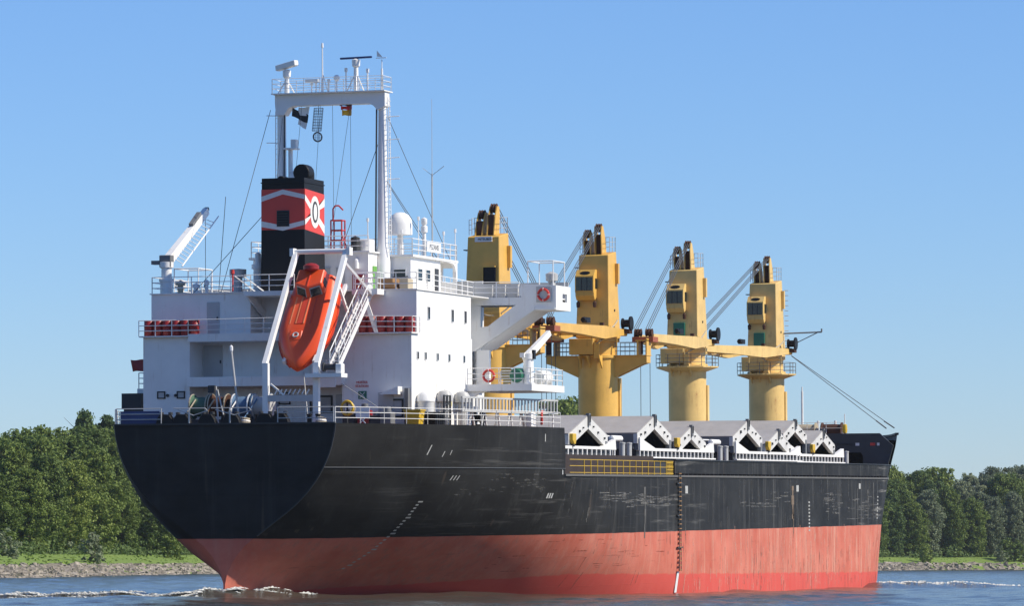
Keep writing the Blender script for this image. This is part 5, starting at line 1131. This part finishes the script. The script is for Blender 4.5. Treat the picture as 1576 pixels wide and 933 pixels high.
b = MB(); b.rail([(8.85, 5.3, 19.3), (8.85, 6.85, 19.3), (10.2, 6.85, 19.3)], 1.05, 3, .8); b.build('landing_railing', WHITE2, frame)
for p, q, w_ in (((7.8, 5.15, 20.9), (8.9, 6.6, 18.9), .14), ((9.0, 5.9, 19.0), (9.2, 6.9, 16.0), .26), ((6.5, 5.2, 19.3), (9.2, 5.2, 16.6), .16), ((6.5, 1.7, 19.3), (9.2, 1.7, 16.6), .16)): MB().beam(p, q, w_, w_).build('frame_strut', WHITE, frame)
for v in (1.78, 5.12): MB().beam((2.6, v, PD), (2.6, v, 14.5), .36, .34).build('frame_leg', WHITE, frame)
MB().box(2.4, 2.8, 1.96, 4.94, 12.1, 12.5).build('frame_tie_beam', GREYW, frame); MB().beam((2.55, 2.1, 13.2), (2.5, 3.0, 12.5), .1, .1).build('frame_knee', WHITE2, frame)
b = MB()
for v in np.linspace(2.4, 4.5, 8): b.tube((2.5, v, 12.55), (2.5, v+.18, 12.85), .045)
b.build('shackle', WHITE2, frame)
b = MB(); b.box(1.9, 3.0, 4.6, 7.0, 13.55, 13.8); b.build('winch_platform', WHITE2, frame)
t = thing('boat_winch', 'dark winch on the small platform below the lifeboat frame', 'winch', (2.5, 6.2, 13.8)); MB().lathe((2.5, 5.6, 14.2), [(.05,0),(.3,0),(.3,.1),(.2,.12),(.2,.8),(.3,.82),(.3,.9),(.05,.9)], 14, 'v').build('drum', DARK, t, True); MB().box(2.2, 2.8, 6.5, 6.9, 13.8, 14.4).build('motor', WHITE2, t, bevel=.04)
# ------------------------------------------------------------------ red drums on the ledges
def drum(x, v, z, label, mat=RED, r=.312, h=1.04):
    t = thing('oil_drum', label, 'drum', (x, v, z), 'red drums on the deckhouse ledges')
    MB().lathe((x, v, z), [(r*.95,0),(r,.02),(r,.3),(r*1.05,.32),(r,.34),(r,.6),(r*1.05,.62),(r,.64),(r,h-.02),(r*.95,h),(r*.9,h-.03),(.01,h-.03)], 16).build('drum_body', mat, t, True)
    MB().lathe((x+.1, v-.1, z+h-.03), [(.05,0),(.05,.03)], 8).build('bung', DARK, t)
ordn = ['leftmost', 'second', 'third', 'fourth', 'fifth', 'sixth']
for k in range(6): drum(9.35, -8.85+.63*k, 16.53, 'dark red drum on the left ledge in the shade, %s from the left' % ordn[k])
for k in range(6): drum(9.35, 5.75+.63*k, 16.53, 'red drum on the right ledge beside the lifeboat stair, %s from the left' % ordn[k])
# ------------------------------------------------------------------ provision crane on the port quarter
pc = thing('provision_crane', 'small white jib crane raised on the left edge of the upper deck', 'crane', (12.2, -8.8, T3))
MB().lathe((12.2, -8.8, T3), [(.42,0),(.42,.9),(.5,.95),(.5,1.1),(.34,1.15),(.34,1.8),(.46,1.85),(.46,2.2),(.1,2.25)], 14).build('pedestal', WHITE2, pc, True)
MB().box(11.9, 12.5, -9.2, -8.4, 21.1, 21.9).build('slewing_head', GREYD, pc, bevel=.04); MB().box(11.9, 12.5, -9.75, -9.2, 21.3, 21.55).build('counter_arm', GREYD, pc)
MB().beam((12.2, -8.75, 21.5), (17.9, -8.3, 25.1), .45, .62, w2=.34, h2=.45).build('jib', WHITE, pc)
b = MB(); b.tube((12.9, -8.0, 21.2), (18.3, -7.6, 24.75), .05)
for k in range(14): p = V3((12.9,-8.5,21.7)).lerp(V3((17.4,-8.1,24.5)), k/13); q = V3((13.1,-8.0,21.35)).lerp(V3((17.6,-7.65,24.3)), k/13); b.tube(p, q, .025)
b.build('jib_ladder', WHITE2, pc)
MB().beam((15.6, -8.45, 24.0), (16.9, -8.4, 24.85), .3, .3).build('jib_motor', GREYD, pc); MB().lathe((17.95, -8.3, 25.2), [(.03,-.12),(.16,-.12),(.16,.12),(.03,.12)], 10, 'v').build('head_sheave', DARK, pc)
MB().tube((17.6, -8.25, 24.9), (17.6, -8.25, 20.3), .02, 4).build('hoist_wire', WIRE, pc); MB().lathe((17.6, -8.25, 20.0), [(.03,.35),(.1,.25),(.12,.05),(.03,-.1)], 8).build('hook', DARK, pc)
for i, (x, v, r, h) in enumerate(((11.4, -7.5, .3, .9), (11.6, -6.5, .25, .7), (11.2, -5.6, .18, .9), (11.5, -9.0+.5, .0, 0))):
    if r: tt = thing('deck_box_ventilator', ('pale mushroom vent beside the small white crane', 'low white vent in the middle of the upper left rail', 'thin vent near the door on the upper left rail')[i], 'ventilator', (x, v, T3)); MB().lathe((x, v, T3+.07), [(r*.6,0),(r*.6,h*.6),(r,h*.62),(r,h*.85),(.02,h)], 12).build('vent_cap', ROPE if i == 0 else WHITE2, tt, True)
# lumber and benches behind the rail abaft the wheelhouse
t = thing('crate_stack', 'stack of brown wooden crates on the deck beside the wheelhouse corner', 'crate', (14.5, 5.6, T3+.07))
for k in range(3): MB().box(14.2-.1*k, 15.6-.05*k, 5.0+.06*k, 6.3-.1*k, T3+.08+.3*k, T3+.36+.3*k).build('crate_board', WOOD, t, bevel=.02)
MB().box(14.4, 15.4, 6.4, 7.0, T3+.08, T3+.95).build('crate_end', ROPE, t, bevel=.03)
# ------------------------------------------------------------------ starboard platform: lifebuoy, davit, raft canisters
def lifebuoy(pos, axis, label, r=.33):
    t = thing('lifebuoy', label, 'lifebuoy', pos); a = V3(axis)
    MB().torus(pos, r, .085, axis, 24, 8).build('ring', SIGRED, t, True)
    b = MB(); e1 = a.orthogonal().normalized(); e2 = a.cross(e1)
    for k in range(4):
        an_ = math.pi/4+k*math.pi/2; o = (e1*math.cos(an_)+e2*math.sin(an_)); b.torus(V3(pos)+o*r, .09, .02, tuple(e2*math.cos(an_)-e1*math.sin(an_)), 10, 5)
    b.build('rope_band', WHITE2, t); return t
lifebuoy((19.6, 10.7, 14.0), (1,0,0), 'red lifebuoy on the rail of the white boat platform', .36)
lifebuoy((24.48, 12.9, 19.45), (1,0,0), 'red and white lifebuoy in a bracket at the end of the bridge wing', .36)
MB().box(24.5, 24.58, 12.4, 13.42, 18.95, 20.0).build('lifebuoy_bracket', GREYW, ship)
lifebuoy((24.0, 12.9, 11.35), (.3,1,0), 'orange lifebuoy at the fore end of the poop below the boat platform', .4)
t = thing('raft_davit', 'white davit arm slanting up from the starboard boat platform', 'davit', (21.2, 12.9, 13.46))
MB().lathe((21.2, 12.9, 13.46), [(.42,0),(.34,.2),(.34,1.6),(.4,1.65),(.4,2.0),(.05,2.05)], 14).build('pedestal', WHITE, t, True)
MB().beam((21.2, 12.75, 15.2), (23.8, 13.5, 16.9), .34, .5, w2=.26, h2=.36).build('arm', WHITE, t); MB().box(21.0, 21.4, 13.2, 13.35, 15.1, 15.7).build('winch_box', BLACK, t); MB().box(20.6, 21.0, 12.5, 12.8, 15.2, 15.5).build('bracket', WHITE2, t)
t = thing('life_raft', 'green cylindrical life raft canister on the boat platform', 'life raft', (22.2, 12.2, 13.46)); MB().lathe((20.6, 12.2, 14.05), [(.05,0),(.4,.05),(.48,.2),(.48,2.4),(.4,2.55),(.05,2.6)], 16, 'x').build('canister', GREEN, t, True); MB().box(20.9, 21.1, 11.8, 12.6, 13.46, 13.8).box(22.6, 22.8, 11.8, 12.6, 13.46, 13.8).build('cradle', WHITE2, t)
t = thing('life_raft', 'white barrel shaped life raft canister at the end of the boat platform', 'life raft', (25, 12.7, 13.46)); MB().lathe((24.0, 12.7, 14.0), [(.05,0),(.38,.05),(.46,.2),(.46,1.0),(.49,1.02),(.46,1.04),(.46,1.8),(.38,1.95),(.05,2.0)], 16, 'x').build('canister', WHITE2, t, True); MB().box(24.3, 24.5, 12.3, 13.1, 13.46, 13.75).box(25.5, 25.7, 12.3, 13.1, 13.46, 13.75).build('cradle', WHITE2, t)
# ------------------------------------------------------------------ stowed gangway with upright slats along the poop side
gw = thing('accommodation_ladder', 'stowed grey slatted gangway along the starboard poop rail', 'gangway', (19, 12.2, 11.6))
P0, P1 = V3((12.6, 11.2, 0)), V3((26.2, 13.3, 0)); dirv = (P1-P0).normalized()
for z0, z1, in ((11.56, 11.68), (12.42, 12.54)): MB().beam(P0+V3((0,0,(z0+z1)/2)), P1+V3((0,0,(z0+z1)/2)), .12, z1-z0).build('stringer', GREYW, gw)
MB().beam(P0+V3((0,-.45,11.6)), P1+V3((0,-.45,11.6)), .7, .06).build('tread_deck', GREYD, gw)
s0 = MB().beam(P0+dirv*.1+V3((0,0,11.6)), P0+dirv*.1+V3((0,0,12.5)), .08, .14).build('slat', GREYW, gw); Lg_ = (P1-P0).length
for k in range(1, 30): link_copy(s0, gw, tuple(dirv*(Lg_-.2)*k/29))
for f_ in (.05, .35, .65, .95): p = P0.lerp(P1, f_); MB().tube((p[0], p[1], PD), (p[0], p[1], 11.6), .06).build('rest', WHITE2, gw)
# vertical black ladder rack and white frames under it
b = MB()
for x in (10.9, 11.5, 12.1): b.box(x-.06, x+.06, 10.55+.0, 10.65, PD, 12.6)
for z in (11.1, 11.55, 12.0, 12.5): b.box(10.9, 12.1, 10.56, 10.64, z, z+.07)
b.build('ladder_rack', DARK, house)
for i, x in enumerate((14.6, 16.2, 18.0, 19.8, 21.6, 23.2)):
    v = hw(x, PD)-.9; b = MB(); b.prism([(x-.55,PD),(x-.45,PD),(x-.1,11.5),(x+.1,11.5),(x+.45,PD),(x+.55,PD),(x+.2,11.58),(x-.2,11.58)], 1, v-.05, v+.05); b.build('gangway_trestle', WHITE2, ship)
t = thing('cable_drum', 'black cable reel on the starboard poop below the gangway', 'reel', (15.9, 11.2, PD)); MB().lathe((15.9, 10.9, PD+.5), [(.05,0),(.5,0),(.5,.08),(.25,.1),(.25,.5),(.5,.52),(.5,.6),(.05,.6)], 18, 'v').build('reel', BLACK, t, True); MB().box(15.5, 16.3, 10.9, 11.5, PD, PD+.1).build('foot', DARK, t)
t = thing('white_locker', 'white upright locker on the poop close to the orange lifebuoy', 'locker', (22.2, 12.6, PD)); MB().box(21.8, 22.7, 12.4, 12.9, PD, PD+.95).build('cabinet', WHITE2, t, bevel=.03); MB().box(22.2, 22.22, 12.9, 12.91, PD+.1, PD+.85).build('door_gap', DARK, t)
# yellow bin, black box, board on the rail
t = thing('yellow_bin', 'yellow bin standing inside the starboard quarter rail', 'bin', (8.3, 9.5, PD)); MB().hexa([(7.9,9.1,PD),(8.7,9.1,PD),(8.7,9.95,PD),(7.9,9.95,PD)], [(7.8,9.0,PD+.85),(8.8,9.0,PD+.85),(8.8,10.05,PD+.85),(7.8,10.05,PD+.85)]).build('bin_body', YELLOW, t, bevel=.03); MB().box(7.75, 8.85, 8.95, 10.1, PD+.85, PD+.93).build('bin_lid', YELLOW, t)
t = thing('black_box', 'black ribbed box by the rail next to the yellow bin', 'box', (10.0, 10.2, PD)); MB().box(9.3, 10.8, 9.8, 10.6, PD-.15, PD+.8).build('box_body', BLACK, t, bevel=.03)
rb = MB().box(9.4, 9.46, 10.6, 10.66, PD-.1, PD+.75).build('rib', DARK, t)
for k in range(1, 4): link_copy(rb, t, (.4*k, 0, 0))
t = thing('notice_board', 'white notice board hung on the starboard quarter rail', 'sign', (3.6, 8.3, PD)); MB().box(3.52, 3.56, 7.35, 8.25, PD+.35, PD+1.0).build('board', SIGNW, t); MB().beam((3.54, 7.6, PD), (3.54, 7.95, PD+.35), .05, .06).beam((3.54, 8.0, PD), (3.54, 7.65, PD+.35), .05, .06).build('trestle', SIGNW, t)
lettering('NO SMOKING', .13, (0,1,0), (0,0,1), (3.515, 7.8, PD+.7), DARK, t)
# ------------------------------------------------------------------ poop rails and mooring gear along the stern
b = MB()
pts = [(x, hw(x, PD)-.12, PD) for x in np.linspace(.15, 26.5, 14)]; b.rail(pts, 1.0, 3, 1.9, .022)
b.build('poop_railing', WHITE2, ship)
b = MB(); pts = [(x, -hw(x, PD)+.12, PD) for x in np.linspace(.15, 26.5, 14)]; b.rail(pts, 1.0, 3, 1.9, .03); b.build('poop_railing', WHITE2, ship)
b = MB(); b.rail([(.12, -7.2, PD), (.12, -4.2, PD)], 1.0, 3, 2.4, .03); b.rail([(.12, 3.5, PD), (.12, 7.15, PD)], 1.0, 3, 1.8, .03)
for v0, v1 in ((-3.4, -1.3), (-.9, 1.6)):       # rails that swing open: tapered ends
    b.path([(.12, v0, PD+1.0), (.12, v1, PD+1.0), (.12, v1+.15, PD+.85), (.12, (v0+v1)/2+.3, PD+.55), (.12, v0+.3, PD+.9)], .03); b.tube((.12, (v0+v1)/2, PD), (.12, (v0+v1)/2, PD+1.0), .06)
b.build('stern_railing', GREYW, ship)
MB().box(.3, .36, -7.0, -4.4, PD, PD+.85).build('blue_canvas', BLUE, ship)
ln = ['at the left end', 'left of the middle', 'in the middle', 'just left of the lifeboat frame', 'under the lifeboat frame', 'right of the lifeboat frame']
for k, v in enumerate((-4.0, -2.9, -1.2, .4, 2.6, 3.6)):
    t = thing('fairlead', 'black roller fairlead on the stern edge '+ln[k], 'fairlead', (.35, v, PD), 'fairleads along the stern')
    MB().prism([(v-.62,PD),(v+.62,PD),(v+.5,PD+.35),(v+.3,PD+.62),(v-.3,PD+.66),(v-.5,PD+.4)], 0, .15, .6).build('frame', BLACK, t, bevel=.04)
    for dv in (-.3, .3): MB().lathe((.4, v+dv, PD+.6), [(.14,0),(.14,.16),(.02,.18)], 10).build('roller', DARK, t)
for k, v in enumerate((-5.4, -.4, 1.3, 5.3)):
    t = thing('bollard', 'dark twin bollard on the stern deck '+('far left', 'behind the swing rails', 'beside the lifeboat frame\'s left leg', 'near the starboard quarter')[k], 'bollard', (1.6, v, PD), 'bollards on the stern')
    MB().box(1.35, 1.85, v-.5, v+.5, PD, PD+.08).build('base', BLACK, t)
    for dv in (-.28, .28): MB().lathe((1.6, v+dv, PD+.08), [(.14,0),(.14,.42),(.18,.44),(.18,.52),(.02,.54)], 10).build('post', BLACK, t, True)
for k, (v, mt, mt2, lb_) in enumerate(((-3.0, ROPEG, ROPE, 'green mooring winch with pale rope on the left of the stern deck'), (-1.75, RUST, ROPE, 'brown rope drum mooring winch near the middle of the stern deck'), (-.2, ROPEB, WHITE2, 'blue rope drum mooring winch beside the signal post'), (1.1, GREYW, ROPEB, 'grey rope drum winch left of the lifeboat frame leg'))):
    t = thing('mooring_winch', lb_, 'winch', (3.8, v, PD)); MB().box(3.1, 4.5, v-.75, v+.75, PD, PD+.35).build('bed', DARK, t)
    MB().lathe((3.8, v, PD+1.15), [(.05,-.6),(.78,-.6),(.78,-.5),(.6,-.45),(.62,.05),(.58,.45),(.78,.5),(.78,.6),(.05,.6)], 20, 'v').build('rope_drum', mt, t, True)
    MB().lathe((3.8, v, PD+1.15), [(.81,-.58),(.81,-.5)], 20, 'v').build('drum_flange', mt2, t); MB().lathe((3.8, v, PD+1.15), [(.81,.5),(.81,.58)], 20, 'v').build('drum_flange', mt2, t)
    MB().path([(3.3, v-.2, PD+1.6), (2.6, v-.4, PD+.9), (1.7, v-.5, PD+.3)], .05).build('rope_tail', mt2, t)
t = thing('signal_post', 'tall thin pale post standing among the stern winches', 'post', (2.4, -.05, PD)); MB().tube((2.4, .1, PD), (2.4, -.45, 15.35), .07, 8).build('pole', GREYW, t); MB().lathe((2.4, -.45, 15.2), [(.07,0),(.12,.1),(.12,.35),(.02,.45)], 8).build('lamp', SIGNW, t)
t = thing('stern_light_post', 'short braced lamp post left of the tall stern post', 'post', (2.6, -1.45, PD)); MB().tube((2.6, -1.4, PD), (2.6, -1.55, 13.1), .06).tube((2.6, -.9, PD), (2.6, -1.45, 12.9), .05).build('pole', GREYW, t); MB().box(2.35, 2.6, -2.0, -1.55, 12.7, 13.15).build('lamp', DARK, t)
r9 = random.Random(5)
for k in range(3):
    v = (.9, 2.3, 5.9)[k]; x = 1.3
    t = thing('rope_coil', 'coil of pale rope on the stern deck '+('left of the lifeboat frame', 'between the legs of the lifeboat frame', 'right of the lifeboat frame')[k], 'rope', (x, v, PD), 'rope coils on the stern deck')
    for j in range(3): MB().torus((x, v, PD+.08+.13*j), .3-.03*j, .07, (.1*r9.random(), .1, 1), 14, 6).build('rope_turn', (ROPE, WHITE2, ROPE)[j], t)
t = thing('rope_coil', 'hanging coil of yellow rope behind the starboard quarter rail', 'rope', (4.6, 6.4, PD)); MB().torus((4.6, 6.4, PD+1.0), .42, .09, (1,.2,0), 18, 6).build('rope_turn', YELLOW, t); MB().torus((4.65, 6.5, PD+.95), .34, .08, (1,-.1,0), 18, 6).build('rope_turn', ROPE, t); MB().tube((4.6, 6.4, PD), (4.6, 6.4, PD+1.45), .06).build('hook_post', DARK, t)
for k, (v, h_, mt) in enumerate(((5.7, 1.0, DARK), (6.7, 1.3, RED), (7.5, .8, DARK), (8.2, 1.1, GREYD))):
    t = thing('deck_machine', ('dark pump', 'dark red locker', 'low dark machine', 'grey machine')[k]+' behind the starboard quarter rail', 'machine', (7.0, v, PD)); MB().box(6.6, 7.4, v-.38, v+.38, PD, PD+h_*.7).build('casing', mt, t, bevel=.05); MB().lathe((7.0, v, PD+h_*.7), [(.25,0),(.22,h_*.3),(.02,h_*.33)], 12).build('cap', GREYD, t, True)
b = MB(); b.tube((8.9, 4.2, 13.5), (5.2, 8.2, PD+1.05), .03).tube((8.9, 1.9, 14.1), (4.0, 4.0, PD+.6), .03); b.build('mooring_stay', GREYW, ship)
# ------------------------------------------------------------------ flags and day shapes
def cloth(b, p, du, dv, nu=8, nv=5, amp=.06):
    vs = []
    for i in range(nu+1):
        for j in range(nv+1):
            f_, g = i/nu, j/nv; q = V3(p)+V3(du)*f_+V3(dv)*g; vs.append(q+V3((amp*math.sin(5*f_+2*g), 0, amp*.4*math.sin(7*f_+3*g))))
    b.add(vs, [(i*(nv+1)+j, (i+1)*(nv+1)+j, (i+1)*(nv+1)+j+1, i*(nv+1)+j+1) for i in range(nu) for j in range(nv)])
fl = thing('signal_flag', 'black and white signal flag under the left of the mast beam', 'flag', (MX, -1.8, 31.9))
b = MB(); cloth(b, (MX,-1.35,31.85), (0,-.75,-.03), (0,-.12,-.55)); b.build('white_field', FLAGW, fl)
b = MB(); cloth(b, (MX-.02,-1.42,31.3), (0,-1.1,.52), (0,-.10,-.52)); b.build('black_field', FLAGB, fl)
b = MB(); cloth(b, (MX,-1.52,30.8), (0,-.55,.36), (0,-.12,-.42)); b.build('white_tail', FLAGW, fl)
fl = thing('national_flag', 'black red and gold flag under the right of the mast beam', 'flag', (MX, 1.3, 31.7))
for k, (mt, nm) in enumerate(((FLAGB, 'black_stripe'), (FLAGR, 'red_stripe'), (FLAGY, 'gold_stripe'))):
    b = MB(); cloth(b, (MX, 1.62-.02*k, 32.1-.26*k), (0,-.85+.1*k,.0), (0,-.03-.0*k,-.25 if k < 2 else -.38)); b.build(nm, mt, fl)
fl = thing('red_flag', 'small dark red flag at the left edge of the deckhouse', 'flag', (13.5, -11.3, 13.3)); b = MB(); cloth(b, (13.5,-10.9,15.2), (0,-.95,-.03), (0,.12,-.75)); b.build('cloth', RED, fl)
MB().tube((13.5,-10.85,12.9), (13.5,-10.85,15.4), .03).build('staff', GREYW, fl)
ds_ = thing('basket_shape', 'grey mesh cylinder day shape hanging under the mast beam', 'day shape', (MX, -.75, 30.6))
b = MB()
for k in range(14):
    a = 2*math.pi*k/14; x, v = .31*math.cos(a), .31*math.sin(a); b.tube((MX+x, -.72+v, 31.75), (MX+x, -.86+v, 30.25), .011, 4)
for k in range(9): b.torus((MX, -.72-.14*k/8, 31.75-1.5*k/8), .31, .011, (0,0,1), 16, 4)
b.build('mesh_cylinder', WIRE, ds_); b = MB(); b.torus((MX, -.8, 29.85), .3, .05, (1,0,.2), 20, 6)
for k in range(5): b.tube((MX, -1.05+.125*k, 29.65), (MX, -1.05+.125*k, 30.05), .015, 4)
for k in range(5): b.tube((MX, -1.08, 29.65+.1*k), (MX, -.52, 29.65+.1*k), .015, 4)
b.build('mesh_ring', WIRE, ds_); MB().tube((MX, -.72, 32.2), (MX, -.78, 30.1), .015, 4).build('hanging_line', WIRE, ds_)
# ------------------------------------------------------------------ rudder head
t = MB().box(-.4, 3.2, -.22, .22, -4, .45); t.build('rudder', paint('rudder_red_paint', (.58,.06,.04), .5), ship, bevel=.06)

HAZE = .00004
# ------------------------------------------------------------------ summer haze over the river
hz_m = bpy.data.materials.new('haze'); hz_m.use_nodes = True; ht = hz_m.node_tree; ht.nodes.remove(ht.nodes['Principled BSDF'])
pv = ht.nodes.new('ShaderNodeVolumePrincipled'); pv.inputs['Color'].default_value = (.82,.88,.95,1); pv.inputs['Density'].default_value = HAZE; pv.inputs['Anisotropy'].default_value = .2
ht.links.new(pv.outputs[0], ht.nodes['Material Output'].inputs['Volume'])
cc = ground(0, 700); R_ = 3600
me = bpy.data.meshes.new('haze'); me.from_pydata([(cc[0]+a*R_, cc[1]+b_*R_, z) for z in (-3.0, 62.0) for a, b_ in ((-1,-1),(1,-1),(1,1),(-1,1))], [], [(0,3,2,1),(4,5,6,7),(0,1,5,4),(1,2,6,5),(2,3,7,6),(3,0,4,7)])
me.materials.append(hz_m); ho = kind(bpy.data.objects.new('haze', me), 'stuff'); COL.objects.link(ho); ho['label'] = 'thin pale haze over the river and the far bank'
